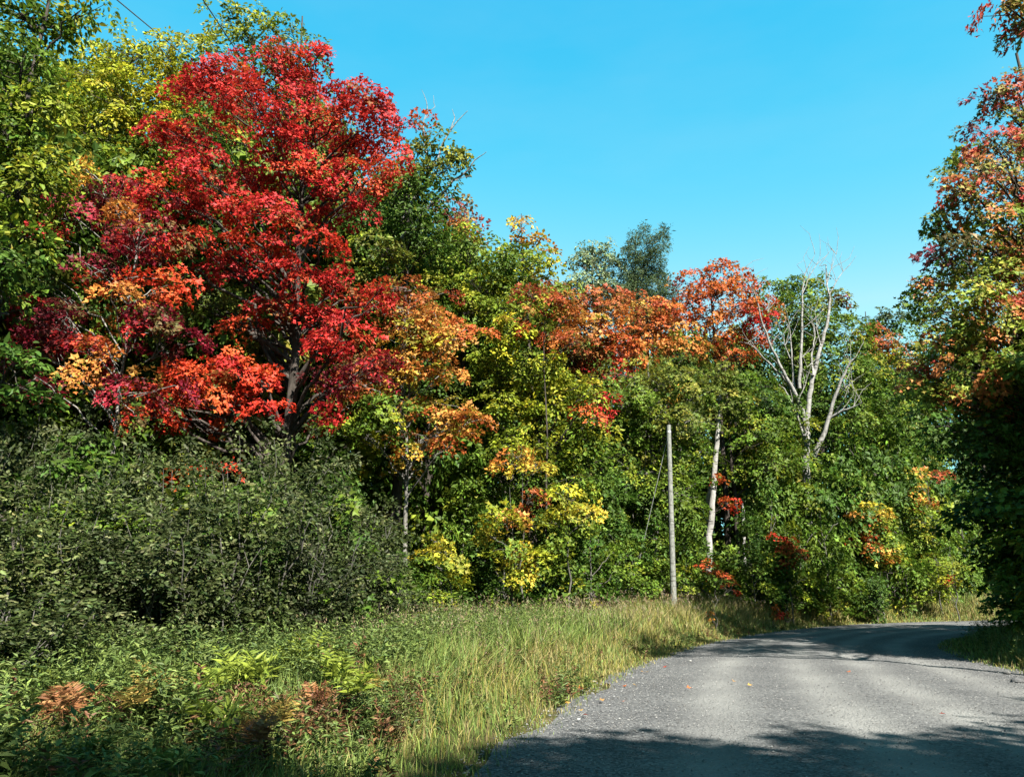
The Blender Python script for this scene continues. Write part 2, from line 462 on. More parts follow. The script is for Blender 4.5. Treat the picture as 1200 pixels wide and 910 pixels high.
def lobe_leaves(c, R, pal, s, kind, cov, rs=None, flat=0.3, up=0.75, jit=0.42):
    """Leaf sprays filling one lobe of a crown. Returns positions, normals, directions, sizes, colours and spray centres."""
    area = math.pi * R[0] * R[2]
    n_tot = cov * area / (TPL[kind][2] * s * s)
    if rs is None: rs = min(0.62, 0.32 + 0.16 * min(R))
    per = max(6, int(0.75 * math.pi * rs * rs / (TPL[kind][2] * s * s)))
    K = max(3, int(n_tot / per))
    d = unit(rng.normal(0, 1, (K, 3)))
    rad = rng.random(K) ** 0.42 * (1 + 0.32 * rng.random(K) ** 3)
    sc = c + d * rad[:, None] * R
    out = unit(d * np.array((1, 1, 0.5)) + (0, 0, 1e-3))
    sn = unit(out * 0.55 + np.array((0, 0, up)) + rng.normal(0, 0.22, (K, 3)))
    m = per
    a = rng.random((K, m)) * 2 * math.pi
    r = np.sqrt(rng.random((K, m))) * rs * rng.uniform(0.65, 1.3, (K, 1))
    t1 = unit(np.cross(sn, np.array((0.31, 0.95, 0.1)))); t2 = np.cross(sn, t1)
    P = sc[:, None] + (np.cos(a) * r)[..., None] * t1[:, None] + (np.sin(a) * r)[..., None] * t2[:, None] + (rng.normal(0, flat * rs * 0.5, (K, m)) - 0.35 * r * r / rs)[..., None] * sn[:, None]
    D = (np.cos(a))[..., None] * t1[:, None] + np.sin(a)[..., None] * t2[:, None] + rng.normal(0, 0.5, (K, m, 3)) - np.array((0, 0, 0.35))
    N = sn[:, None] + rng.normal(0, jit, (K, m, 3))
    base = pick(pal, K)
    if pal in BLEND:
        m2 = rng.random(K) < BLEND[pal][1]
        base[m2] = pick(BLEND[pal][0], int(m2.sum()))
    own = pick(pal, K * m).reshape(K, m, 3)
    C = base[:, None] * 0.8 + own * 0.2
    C = C * np.exp(rng.normal(0, 0.16, (K, 1, 1)) + rng.normal(0, 0.22, (K, m, 1)))
    C = C * (1 + rng.normal(0, 0.06, (K, m, 3)))
    S = s * np.clip(np.exp(rng.normal(-0.06, 0.27, (K, m))), 0.45, 1.7)
    return P.reshape(-1, 3), N.reshape(-1, 3), D.reshape(-1, 3), S.ravel(), np.clip(C, 0.004, 0.75).reshape(-1, 3), sc


def grow(root, trunk_pts, trunk_r, lobes, s, kind, cov, bark, twigs=True, sides=8, limb_r=0.35, crown_name='crown', **kw):
    """Give the thing its trunk (with limbs) and its crown. All points are local to the thing."""
    tb = Tubes()
    trunk_pts = np.asarray(trunk_pts, float)
    tb.add(trunk_pts, trunk_r, sides)
    br = Tubes()
    arr = []
    zt = trunk_pts[:, 2]
    for (c, R, pal, cv) in lobes:
        c = np.asarray(c, float); R = np.asarray(R, float)
        p = lobe_leaves(c, R, pal, s, kind, cov * cv, **kw)
        arr.append(p[:5])
        # the limb that carries this lobe
        hd = np.hypot(*(c[:2] - trunk_pts[-1][:2]))
        za = np.clip(c[2] - 0.75 * hd - 0.4 * R[2], zt[0] + 0.25 * (zt[-1] - zt[0]), zt[-1])
        a = np.array([np.interp(za, zt, trunk_pts[:, k]) for k in range(3)])
        ra = np.interp(za, zt, trunk_r)
        L = np.linalg.norm(c - a)
        if L > 0.3:
            r0 = min(ra * 0.6, 0.02 + limb_r * 0.05 * L)
            n = 7
            br.add(bend(a, c, n, 0.07, 0.22), np.linspace(r0, 0.012, n), 5)
        if twigs:
            sc = p[5]
            for q in sc[:: max(1, len(sc) // 14)]:
                st = a + (c - a) * rng.uniform(0.55, 1.0)
                br.add(bend(st, q, 4, 0.05, 0.15), (0.014, 0.010, 0.007, 0.004), 3)
    t = link('trunk', tb.mesh('trunk', bark), root)
    if br.Q: link('branches', br.mesh('branches', bark), root)['kind'] = 'stuff'
    P, N, D, S, C = (np.concatenate([x[i] for x in arr]) for i in range(5))
    V, Fc, Cc = leaf_arrays(P, N, D, S, C, kind)
    cr = link(crown_name, npmesh(crown_name, V, Fc, M_LEAF, Cc), root)
    cr['tinted'] = True
    return root


def photo_tree(name, label, cat, Y, base_px, top_py, lobes, s, kind='lobed', cov=2.2, bark=None, trunk_r=0.16, depth=1.6, back=0.5, lean=0.0, group=None, twigs=True, **kw):
    """A tree whose crown is a set of round lobes seen at these pixels, spread in depth about the trunk."""
    bx = at(base_px, 600, Y)[0]
    bz = gz(bx, Y) - 0.05
    base = np.array((bx, Y, bz))
    root = thing(name, label, cat, tuple(base), group)
    ztop = at(base_px, top_py, Y)[2] - bz
    n = 10
    t = np.linspace(0, 1, n)
    tp = np.stack([lean * t * ztop + rng.normal(0, 0.05, n) * (t > 0), rng.normal(0, 0.05, n) * (t > 0), t * ztop], 1)
    tr = trunk_r * (1 - 0.88 * t) + 0.06 * trunk_r * rng.random(n); tr[0] *= 1.35
    L3 = []
    pxs = np.array([l[0] for l in lobes], float); c0, hw = pxs.mean(), max(30, (pxs.max() - pxs.min()) / 2 + 20)
    for l in lobes:
        px, py, rx, ry, pal = l[:5]
        cv = l[6] if len(l) > 6 else 1.0
        if len(l) > 5 and l[5] is not None: dd = l[5]
        else:
            uu = np.clip((px - c0) / hw, -1, 1)
            dd = -depth * math.sqrt(max(0.05, 1 - uu * uu * 0.8)) * rng.uniform(0.1, 1.0)
        yy = Y + dd
        c = at(px, py, yy)
        k = yy / F
        R = (1.22 * rx * k, 0.5 * (rx + ry) * k + 0.1, 1.1 * ry * k)
        L3.append((c - base, R, pal, cv))
        if back and rng.random() < back:
            yb = Y + depth * rng.uniform(0.3, 1.0)
            cb = at(px + rng.normal(0, 8), py + 12 + rng.normal(0, 6), yb)
            L3.append((cb - base, np.array(R) * 0.95, pal, 0.55 * cv))
    return grow(root, tp, tr, L3, s, kind, cov, bark or M_BARK, twigs, **kw)


# ------------------------------------------------------------------ the trees of the photograph, left to right
photo_tree('basswood_tree', 'tall green tree with large glossy leaves at the left frame edge', 'tree', 14, -45, -60, [
    (25, 15, 70, 28, 'green'), (95, 12, 26, 10, 'green'), (-40, 60, 60, 60, 'dkgreen'), (20, 70, 48, 34, 'green'), (45, 120, 36, 28, 'lime'), (5, 150, 50, 40, 'green'),
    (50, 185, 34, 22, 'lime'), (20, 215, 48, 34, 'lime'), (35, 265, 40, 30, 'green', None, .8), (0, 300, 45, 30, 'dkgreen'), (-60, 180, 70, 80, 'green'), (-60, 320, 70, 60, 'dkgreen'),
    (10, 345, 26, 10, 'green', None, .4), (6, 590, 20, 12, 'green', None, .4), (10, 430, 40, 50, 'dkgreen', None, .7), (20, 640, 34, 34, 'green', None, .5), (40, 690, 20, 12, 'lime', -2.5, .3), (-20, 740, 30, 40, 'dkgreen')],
    0.125, 'ovate', 2.7, M_BARK, 0.13, 1.2)

photo_tree('maple_tree', 'yellow green maple with golden top behind the big red maple', 'tree', 25, 140, 60, [
    (150, 60, 60, 24, 'yelgreen'), (95, 80, 50, 26, 'yelgreen'), (200, 70, 34, 30, 'yelgreen'), (135, 105, 60, 30, 'yelgreen', None, .8), (185, 120, 48, 34, 'yelgreen'), (75, 120, 45, 30, 'lime'),
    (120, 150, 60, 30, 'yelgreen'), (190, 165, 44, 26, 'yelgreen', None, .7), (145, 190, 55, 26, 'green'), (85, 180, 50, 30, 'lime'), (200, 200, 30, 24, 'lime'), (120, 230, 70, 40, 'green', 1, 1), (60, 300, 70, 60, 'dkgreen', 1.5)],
    0.14, 'ovate', 2.4, None, 0.18, 1.8)

photo_tree('maple_tree', 'pale green treetop rising behind the crown of the red maple', 'tree', 32, 310, 20, [
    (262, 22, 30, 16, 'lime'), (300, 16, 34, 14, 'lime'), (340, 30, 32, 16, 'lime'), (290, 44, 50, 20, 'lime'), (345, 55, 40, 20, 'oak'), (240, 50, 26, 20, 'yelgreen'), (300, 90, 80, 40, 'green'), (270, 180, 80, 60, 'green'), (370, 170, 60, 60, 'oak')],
    0.17, 'ovate', 1.5, None, 0.2, 1.5)

photo_tree('maple_tree', 'wine coloured maple with scattered orange leaves left of the big red maple', 'tree', 18.5, 122, 250, [
    (65, 245, 38, 16, 'crimson'), (55, 270, 34, 14, 'red', None, .7), (120, 225, 48, 16, 'crimson'), (98, 195, 18, 10, 'yelor', None, .6), (135, 245, 26, 14, 'orange', None, .6), (165, 275, 50, 20, 'crimson'), (100, 310, 44, 18, 'crimson'),
    (180, 320, 50, 20, 'redor', None, .7), (130, 345, 40, 16, 'orange', None, .7), (60, 365, 55, 22, 'crimson'), (160, 370, 44, 18, 'crimson'), (200, 395, 44, 20, 'crimson'), (95, 405, 50, 22, 'crimson'), (35, 400, 34, 28, 'crimson'),
    (90, 440, 22, 10, 'orange', None, .4), (140, 420, 40, 20, 'orange', None, .4), (40, 440, 36, 20, 'crimson', None, .6), (200, 365, 46, 10, 'oak', None, .6), (60, 330, 40, 26, 'dkgreen', 1.0), (150, 460, 60, 26, 'crimson', None, .6)],
    0.105, 'lobed', 1.9, M_BARK_PALE, 0.07, 1.3)

photo_tree('maple_tree', 'tall bright red maple dominating the left side of the forest', 'tree', 21.5, 329, 70, [
    (320, 70, 48, 24, 'red'), (372, 66, 26, 20, 'red'), (265, 85, 44, 24, 'red'), (238, 105, 34, 22, 'red'), (345, 105, 46, 26, 'red'), (300, 120, 54, 24, 'red'), (410, 110, 36, 22, 'red'), (445, 125, 36, 22, 'red'), (475, 145, 22, 18, 'red', None, .8),
    (195, 150, 36, 16, 'red'), (250, 150, 46, 18, 'red'), (370, 150, 46, 22, 'red'), (420, 165, 44, 18, 'red'), (465, 170, 26, 12, 'red', None, .8), (310, 165, 50, 20, 'red', None, .8), (225, 190, 52, 18, 'red'), (165, 212, 44, 16, 'red'), (285, 200, 54, 18, 'red'),
    (350, 205, 52, 22, 'red'), (415, 205, 44, 20, 'red'), (450, 195, 20, 12, 'redor', None, .6), (210, 230, 50, 18, 'red'), (150, 245, 36, 14, 'redor'), (265, 245, 46, 16, 'redor'), (330, 250, 50, 18, 'red'), (400, 245, 34, 20, 'red'), (235, 280, 50, 16, 'redor'), (170, 290, 44, 14, 'red'),
    (310, 290, 44, 14, 'redor'), (375, 275, 44, 16, 'redor', None, .8), (270, 310, 44, 14, 'red'), (345, 325, 50, 18, 'red'), (405, 330, 40, 16, 'red'), (445, 340, 22, 10, 'red', None, .7), (325, 360, 40, 14, 'red'), (380, 365, 50, 16, 'red'), (400, 395, 46, 18, 'red'),
    (375, 405, 34, 14, 'red'), (440, 420, 30, 16, 'crimson'), (290, 375, 36, 12, 'redor', None, .8), (270, 420, 44, 16, 'redor'), (220, 440, 44, 18, 'redor'), (300, 440, 34, 16, 'redor'), (250, 455, 50, 18, 'redor'), (180, 465, 44, 18, 'redor'),
    (310, 480, 26, 16, 'redor'), (165, 490, 30, 12, 'redor', None, .7), (230, 500, 40, 12, 'redor', None, .5), (400, 445, 44, 14, 'crimson'), (375, 480, 30, 8, 'red', None, .5), (210, 560, 26, 10, 'orred', -2.5, .4), (250, 545, 34, 8, 'redor', -2.5, .4),
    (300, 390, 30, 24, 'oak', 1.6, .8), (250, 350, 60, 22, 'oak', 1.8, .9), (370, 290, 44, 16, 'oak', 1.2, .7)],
    0.105, 'lobed', 2.15, None, 0.18, 2.2, limb_r=0.35)

def dead_branch(tb, pts, Y, base, r0, r1, dy=0.0):
    p = np.array([at(px, py, Y + dy * k / max(1, len(pts) - 1)) - base for k, (px, py) in enumerate(pts)])
    q = []
    for a, b in zip(p[:-1], p[1:]):
        q += list(bend(a, b, 4, 0, 0.12)[:-1])
    q.append(p[-1])
    tb.add(q, np.linspace(r0, r1, len(q)), 6)


oak = photo_tree('oak_tree', 'dark oak with bare grey branches poking out against the sky', 'tree', 27, 466, 170, [
    (495, 165, 28, 16, 'oak'), (525, 178, 28, 14, 'oak'), (505, 200, 34, 16, 'oak'), (480, 195, 26, 20, 'oak'), (540, 180, 14, 12, 'yelgreen', None, .7), (470, 225, 44, 22, 'dkgreen'), (505, 232, 34, 18, 'dkgreen'), (440, 250, 44, 24, 'dkgreen'),
    (490, 262, 40, 20, 'dkgreen'), (450, 290, 40, 20, 'oak'), (430, 300, 40, 24, 'lime', None, .8), (500, 290, 40, 20, 'dkgreen'), (380, 320, 60, 40, 'green', 1.5), (420, 380, 60, 50, 'green', 1.5)],
    0.15, 'ovate', 1.9, None, 0.22, 1.6)
tb = Tubes(); b = np.array(oak.location)
dead_branch(tb, [(468, 262), (500, 215), (518, 170), (530, 150), (548, 130)], 27, b, 0.07, 0.01, -0.6)
dead_branch(tb, [(528, 152), (533, 138), (530, 128)], 26.6, b, 0.025, 0.006)
dead_branch(tb, [(470, 280), (505, 240), (530, 212), (548, 200), (556, 188), (570, 178)], 27, b, 0.07, 0.01, -0.8)
dead_branch(tb, [(532, 212), (545, 207), (552, 206)], 26.5, b, 0.02, 0.006)
dead_branch(tb, [(500, 190), (496, 150), (500, 120), (494, 105)], 27.4, b, 0.03, 0.006)
dead_branch(tb, [(498, 140), (510, 125), (508, 112)], 27.4, b, 0.018, 0.005)
link('bare_branches', tb.mesh('bare_branches', M_DEAD), oak)

photo_tree('maple_tree', 'small rust pink treetop right of the oak on the skyline', 'tree', 36, 540, 240, [
    (535, 240, 22, 14, 'pinkrust'), (555, 250, 14, 12, 'pinkrust', None, .7), (520, 255, 26, 14, 'pinkrust'), (548, 268, 26, 14, 'rust'), (530, 290, 50, 26, 'green'), (540, 360, 60, 60, 'dkgreen')], 0.17, 'kite', 1.6, None, 0.14, 1.0)

photo_tree('maple_tree', 'dense green maple between the red maple and the yellow green tree', 'tree', 30, 540, 290, [
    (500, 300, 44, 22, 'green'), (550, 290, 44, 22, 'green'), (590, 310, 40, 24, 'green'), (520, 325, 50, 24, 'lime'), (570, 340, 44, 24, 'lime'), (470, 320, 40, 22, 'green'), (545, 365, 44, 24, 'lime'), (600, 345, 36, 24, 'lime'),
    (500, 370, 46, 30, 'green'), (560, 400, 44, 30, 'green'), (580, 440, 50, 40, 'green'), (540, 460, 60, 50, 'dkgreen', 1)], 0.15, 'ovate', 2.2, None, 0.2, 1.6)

photo_tree('maple_tree', 'amber and orange maple with layered sprays above a pale mottled trunk', 'tree', 25, 474, 360, [
    (485, 335, 40, 14, 'rust'), (470, 360, 36, 14, 'rust'), (510, 365, 40, 14, 'orange'), (545, 385, 26, 16, 'orange'), (495, 390, 44, 16, 'orange'), (530, 400, 34, 12, 'orange'), (475, 405, 36, 14, 'yelor'), (500, 425, 36, 14, 'orange'), (475, 435, 30, 12, 'yelor'), (525, 435, 22, 10, 'orange', None, .8),
    (505, 472, 40, 11, 'orange'), (545, 480, 34, 9, 'orange'), (520, 492, 50, 12, 'orange'), (500, 510, 34, 10, 'orange'), (530, 518, 28, 7, 'orange'), (480, 528, 24, 7, 'yelor', None, .8), (420, 445, 40, 16, 'rust', None, .8), (380, 465, 40, 10, 'orred', None, .6), (460, 480, 40, 20, 'green'), (430, 420, 34, 24, 'rust'),
    (430, 510, 50, 22, 'green'), (470, 550, 40, 16, 'dkgreen', 1, .7), (430, 350, 34, 26, 'lime', 1.4, .8)],
    0.12, 'lobed', 2.1, M_BARK_PALE, 0.085, 1.2)

photo_tree('maple_tree', 'golden orange treetop thinning against the sky above the yellow green tree', 'tree', 38, 612, 250, [
    (610, 262, 26, 12, 'yelor', None, .7), (632, 278, 20, 10, 'yelor', None, .7), (600, 280, 24, 12, 'yelor', None, .7), (615, 300, 34, 14, 'yelgreen'), (640, 310, 26, 16, 'yelgreen'), (600, 320, 34, 18, 'lime'), (620, 350, 50, 30, 'lime')], 0.18, 'kite', 1.5, None, 0.12, 1.0)

photo_tree('maple_tree', 'broad yellow green maple at the centre of the forest edge', 'tree', 29, 622, 330, [
    (610, 350, 40, 22, 'lime'), (630, 385, 24, 16, 'lime'), (600, 390, 44, 22, 'yelgreen'), (645, 425, 30, 18, 'yelgreen'), (620, 430, 46, 22, 'lime'), (575, 430, 36, 24, 'lime'), (670, 450, 28, 16, 'yelgreen'), (600, 465, 46, 22, 'lime'), (650, 465, 44, 22, 'yelgreen'), (690, 460, 26, 18, 'lime'),
    (575, 490, 40, 22, 'lime'), (630, 500, 46, 20, 'lime'), (680, 500, 34, 22, 'lime'), (605, 525, 44, 20, 'lime'), (655, 535, 44, 20, 'lime'), (580, 550, 44, 24, 'green'), (640, 565, 50, 22, 'green'), (700, 540, 34, 24, 'green'), (600, 440, 30, 16, 'yellow', None, .4), (690, 480, 14, 14, 'orred', -1.5, .5), (703, 468, 14, 10, 'red', -1.4, .5)],
    0.14, 'ovate', 2.0, None, 0.2, 1.7)

photo_tree('maple_tree', 'rust orange maple with dark red patches left of the grey poplar', 'tree', 38, 690, 340, [
    (625, 335, 34, 14, 'rust'), (620, 385, 30, 14, 'rust'), (640, 405, 30, 14, 'orred'), (650, 345, 40, 14, 'rust'), (690, 345, 40, 14, 'rust'), (720, 365, 40, 16, 'rust'), (650, 370, 36, 14, 'orred', None, .9), (695, 375, 36, 14, 'orange'), (665, 395, 40, 14, 'rust'), (715, 395, 40, 16, 'orred'), (690, 415, 40, 14, 'rust'), (735, 415, 34, 14, 'orred'),
    (710, 435, 30, 12, 'red', None, .8), (625, 365, 30, 14, 'orred', None, .8), (700, 450, 30, 16, 'rust', None, .7)], 0.16, 'lobed', 2.0, None, 0.18, 1.6)

photo_tree('maple_tree', 'thin rust maple tucked in beside the yellow green maple', 'tree', 27.5, 640, 350, [
    (618, 342, 26, 10, 'rust'), (648, 352, 28, 10, 'rust'), (612, 372, 24, 9, 'rust'), (665, 372, 24, 9, 'orange'), (640, 388, 30, 10, 'orred', None, .8), (680, 395, 22, 9, 'rust')], 0.115, 'lobed', 1.7, None, 0.05, 0.9)

photo_tree('maple_tree', 'bright orange maple low in front of the dark conifer', 'tree', 40, 768, 345, [
    (750, 355, 34, 13, 'orange'), (780, 365, 30, 14, 'orred'), (755, 380, 34, 13, 'orange'), (790, 385, 28, 12, 'orange'), (770, 400, 34, 12, 'orange'), (740, 400, 26, 12, 'orred'), (800, 405, 26, 10, 'orange', None, .8), (770, 425, 40, 16, 'oak'), (800, 430, 36, 14, 'oak'), (820, 410, 20, 8, 'orange', None, .7)],
    0.16, 'lobed', 2.0, None, 0.16, 1.4)

photo_tree('poplar_tree', 'pale grey green poplar standing above the orange maples', 'tree', 52, 702, 285, [
    (690, 292, 14, 10, 'poplar'), (712, 290, 12, 10, 'poplar'), (680, 308, 16, 14, 'poplar'), (702, 308, 20, 16, 'poplar'), (720, 312, 12, 14, 'poplar'), (690, 330, 24, 14, 'poplar'), (715, 335, 18, 14, 'poplar'), (675, 330, 14, 12, 'poplar'), (700, 355, 34, 20, 'conifer')], 0.17, 'kite', 2.0, M_BARK_PALE, 0.2, 1.2, rs=0.4)

photo_tree('pine_tree', 'dark green pine with upright tips on the skyline beside the poplar', 'tree', 52, 757, 275, [
    (743, 282, 6, 12, 'conifer'), (756, 274, 5, 11, 'conifer'), (764, 282, 6, 10, 'conifer'), (776, 276, 6, 13, 'conifer'), (735, 300, 6, 12, 'conifer'), (748, 298, 16, 10, 'conifer'), (768, 298, 14, 10, 'conifer'), (757, 315, 22, 11, 'conifer'), (742, 325, 16, 10, 'conifer'), (773, 325, 12, 12, 'conifer'), (757, 340, 28, 12, 'conifer'), (735, 345, 18, 14, 'conifer'), (775, 350, 22, 14, 'conifer'), (757, 375, 40, 24, 'conifer')],
    0.2, 'needle', 3.4, None, 0.2, 1.0, rs=0.36, flat=0.9, up=0.3, jit=0.9)

photo_tree('maple_tree', 'coral red maple on the skyline left of the bleached dead tree', 'tree', 42, 850, 310, [
    (840, 312, 24, 11, 'orred'), (815, 328, 26, 12, 'orred'), (862, 325, 26, 13, 'orred'), (840, 340, 34, 12, 'orred'), (880, 348, 24, 12, 'orred'), (810, 350, 24, 11, 'orred'), (855, 362, 36, 12, 'orred'), (825, 372, 34, 11, 'orred'), (885, 372, 26, 11, 'red', None, .9), (855, 390, 36, 11, 'orred'), (885, 398, 24, 9, 'orred', None, .9), (830, 398, 26, 9, 'rust'), (845, 412, 34, 10, 'orred', None, .8), (870, 415, 16, 8, 'orred', None, .7)],
    0.16, 'lobed', 2.0, None, 0.18, 1.5)

photo_tree('maple_tree', 'rounded green tree directly behind the bleached dead tree', 'tree', 47, 945, 330, [
    (915, 335, 34, 15, 'green'), (950, 335, 30, 15, 'green'), (975, 355, 26, 15, 'oak'), (935, 360, 44, 20, 'green'), (985, 380, 34, 20, 'green'), (905, 370, 34, 20, 'green'), (955, 390, 44, 22, 'green'), (1000, 410, 34, 22, 'green'), (915, 410, 44, 24, 'dkgreen'), (965, 430, 50, 26, 'green'), (1005, 445, 40, 26, 'green'), (890, 440, 44, 30, 'dkgreen'), (940, 470, 50, 30, 'dkgreen'), (1000, 490, 44, 30, 'green'), (985, 350, 12, 8, 'purple', None, .7)],
    0.18, 'ovate', 2.1, None, 0.24, 2.0)

photo_tree('maple_tree', 'small rust orange maple between the green tree and the right hand trees', 'tree', 50, 1030, 385, [
    (1020, 388, 22, 10, 'rust'), (1040, 400, 24, 10, 'rust'), (1020, 408, 26, 10, 'rust'), (1050, 418, 22, 10, 'rust', None, .8), (1035, 425, 34, 14, 'lime'), (1015, 445, 30, 14, 'lime'), (1050, 450, 34, 18, 'green'), (1035, 480, 44, 26, 'green')], 0.18, 'lobed', 2.0, None, 0.16, 1.3)

photo_tree('maple_tree', 'distant dark treetop in the notch of sky beside the right hand trees', 'tree', 62, 1040, 365, [
    (1035, 368, 20, 8, 'conifer'), (1060, 374, 22, 9, 'conifer'), (1020, 378, 18, 8, 'conifer'), (1045, 385, 34, 12, 'dkgreen'), (1040, 430, 60, 40, 'dkgreen')], 0.22, 'kite', 1.9, None, 0.2, 1.2)

photo_tree('maple_tree', 'green maple with olive topmost sprays behind the wooden pole', 'tree', 36, 765, 425, [
    (745, 440, 40, 16, 'oak'), (790, 445, 40, 16, 'oak'), (720, 465, 40, 20, 'green'), (770, 470, 44, 18, 'green'), (815, 462, 34, 14, 'oak'), (800, 490, 40, 18, 'oak', None, .9), (740, 495, 44, 22, 'green'), (780, 515, 44, 20, 'green'), (720, 530, 40, 24, 'green'), (755, 550, 44, 22, 'green'), (800, 540, 34, 20, 'green'), (790, 575, 40, 22, 'green'), (730, 570, 40, 24, 'dkgreen'), (705, 500, 30, 24, 'green'), (788, 464, 16, 8, 'yelor', None, .4)],
    0.15, 'lobed', 2.0, M_BARK_PALE, 0.12, 1.8)

photo_tree('maple_tree', 'green maple with yellowing shelves of leaves behind the white birch', 'tree', 39, 862, 425, [
    (840, 440, 34, 14, 'oak'), (870, 450, 34, 16, 'green'), (845, 470, 40, 14, 'oak'), (880, 480, 34, 18, 'green'), (850, 495, 40, 14, 'lime', None, .8), (885, 510, 36, 18, 'green'), (870, 540, 34, 16, 'green', None, .8), (900, 470, 34, 24, 'dkgreen', 1), (905, 540, 34, 24, 'green')],
    0.155, 'lobed', 1.8, None, 0.14, 1.6)


# ------------------------------------------------------------------ white birch, dead tree, pole, wires
def stem_thing(root, polys, Y, base, mat, name='trunk', sides=9):
    tb = Tubes()
    for pts, r0, r1, dy in polys:
        p = np.array([at(px, py, Y + dy * k / (len(pts) - 1)) - base for k, (px, py) in enumerate(pts)])
        q = []
        for a, b in zip(p[:-1], p[1:]): q += list(bend(a, b, 5, 0, 0.06)[:-1])
        q.append(p[-1])
        tb.add(q, np.linspace(r0, r1, len(q)), sides)
    return link(name, tb.mesh(name, mat), root)


YB = 37.5
bx = at(831, 645, YB)[0]
base = np.array((bx, YB, gz(bx, YB) - 0.1))
birch = thing('birch_tree', 'white birch with twin trunks right of the wooden pole', 'tree', tuple(base))
gpx = 830
stem_thing(birch, [([(830, 690), (831, 640), (834, 590), (838, 540), (842, 500), (843, 455)], 0.175, 0.09, 0.2), ], YB, base, M_BIRCH)
stem_thing(birch, [([(829, 690), (828, 620), (829, 592), (833, 560)], 0.1, 0.075, 0.3)], YB + 0.3, base, M_BIRCH, 'side_trunk')
tb = Tubes(); lob = []
for px, py, rx, ry, pal in [(838, 562, 13, 5, 'orred'), (850, 586, 10, 5, 'orred'), (860, 590, 12, 6, 'redor'), (845, 450, 24, 12, 'oak'), (830, 470, 20, 10, 'green')]:
    c = at(px, py, YB - 0.3) - base; k = YB / F
    lob.append(lobe_leaves(c, np.array((rx * k, 0.4, ry * k)), pal, 0.13, 'lobed', 1.8, rs=0.28)[:5])
    tb.add(bend(at(838, min(py + 22, 600), YB + .1) - base, c, 5, 0.05), np.linspace(0.03, 0.008, 5), 4)
link('branches', tb.mesh('branches', M_BARK), birch)['kind'] = 'stuff'
V, Fc, Cc = leaf_arrays(*[np.concatenate([q[i] for q in lob]) for i in range(5)], 'lobed')
link('crown', npmesh('crown', V, Fc, M_LEAF, Cc), birch)

base = np.array((at(872, 640, 40)[0], 40, gz(at(872, 640, 40)[0], 40) - 0.1))
snag = thing('birch_snag', 'short white birch stub hanging in shade right of the birch', 'dead tree', tuple(base))
stem_thing(snag, [([(873, 690), (872, 640), (871, 600), (869, 585)], 0.1, 0.06, 0.1)], 40, base, M_BIRCH)

YD = 40.5
base = np.array((at(948, 600, YD)[0], YD, gz(at(948, 600, YD)[0], YD) - 0.1))
dead = thing('dead_tree', 'bleached leafless dead tree with forking white limbs', 'dead tree', tuple(base))
stem_thing(dead, [([(948, 705), (947, 640), (945, 580), (944, 540), (945, 505)], 0.25, 0.19, 0)], YD, base, M_DEAD)
limbs = [
    ([(945, 508), (940, 480), (929, 455), (915, 430), (903, 405), (892, 375), (888, 355)], .13, .03, -1.2),
    ([(929, 455), (912, 436), (895, 420), (885, 408), (876, 402)], .07, .02, -1.6),
    ([(942, 500), (935, 470), (930, 450), (928, 420), (926, 388)], .10, .025, 0.8),
    ([(937, 455), (938, 420), (940, 385), (940, 345), (943, 322), (955, 298)], .09, .008, 0.3),
    ([(940, 345), (948, 325), (957, 310), (961, 300)], .03, .006, 0.3),
    ([(945, 505), (948, 470), (953, 440), (962, 405), (970, 375), (973, 350), (969, 335), (968, 310), (960, 312)], .14, .01, 0.8),
    ([(969, 335), (974, 315), (980, 298)], .03, .006, 0.9),
    ([(972, 345), (980, 330), (988, 318), (997, 310)], .03, .006, 0.7),
    ([(953, 440), (951, 415), (955, 395), (953, 375)], .06, .012, 1.5),
    ([(953, 535), (967, 505), (975, 475), (984, 450), (996, 425), (1003, 418)], .13, .03, -0.8),
    ([(970, 492), (985, 482), (1000, 477), (1010, 472)], .07, .025, -1.2),
    ([(978, 485), (988, 470), (995, 460), (1000, 455)], .04, .012, -1.4),
    ([(980, 465), (990, 455), (992, 445)], .03, .01, -0.9),
    ([(945, 520), (938, 500), (930, 475), (919, 455), (905, 445)], .08, .02, -0.6),
    ([(903, 405), (905, 385), (900, 365)], .03, .008, -1.2),
    ([(892, 375), (885, 345), (876, 330), (866, 318)], .025, .006, -1.4),
    ([(935, 470), (944, 450), (946, 430)], .03, .008, 1.0),
    ([(962, 405), (957, 385), (955, 365)], .03, .008, 1.2),
    ([(926, 420), (920, 405), (918, 392)], .025, .007, 0.8),
]
for pts, r0, r1, dy in limbs:
    tw = [(pts, r0 * 1.1, r1 * 0.9, dy)]
    for q in range(5):
        m_ = rng.integers(1, len(pts)); x0, y0 = pts[m_]
        ang = math.radians(rng.uniform(-150, -30)); ln = rng.uniform(10, 26)
        x1, y1 = x0 + ln * math.cos(ang), y0 + ln * math.sin(ang)
        a2 = ang + rng.normal(0, 0.5)
        tw.append(([(x0, y0), (x1, y1), (x1 + 0.6 * ln * math.cos(a2), y1 + 0.6 * ln * math.sin(a2))], 0.016, 0.005, 0.0))
    stem_thing(dead, [tw[0]] + [(p_, a_, b_, dy * pts.index(p_[0]) / max(1, len(pts) - 1) * 0 + 0.0) for p_, a_, b_, _d in tw[1:]], YD, base, M_DEAD, 'limb', 6)
lob = []
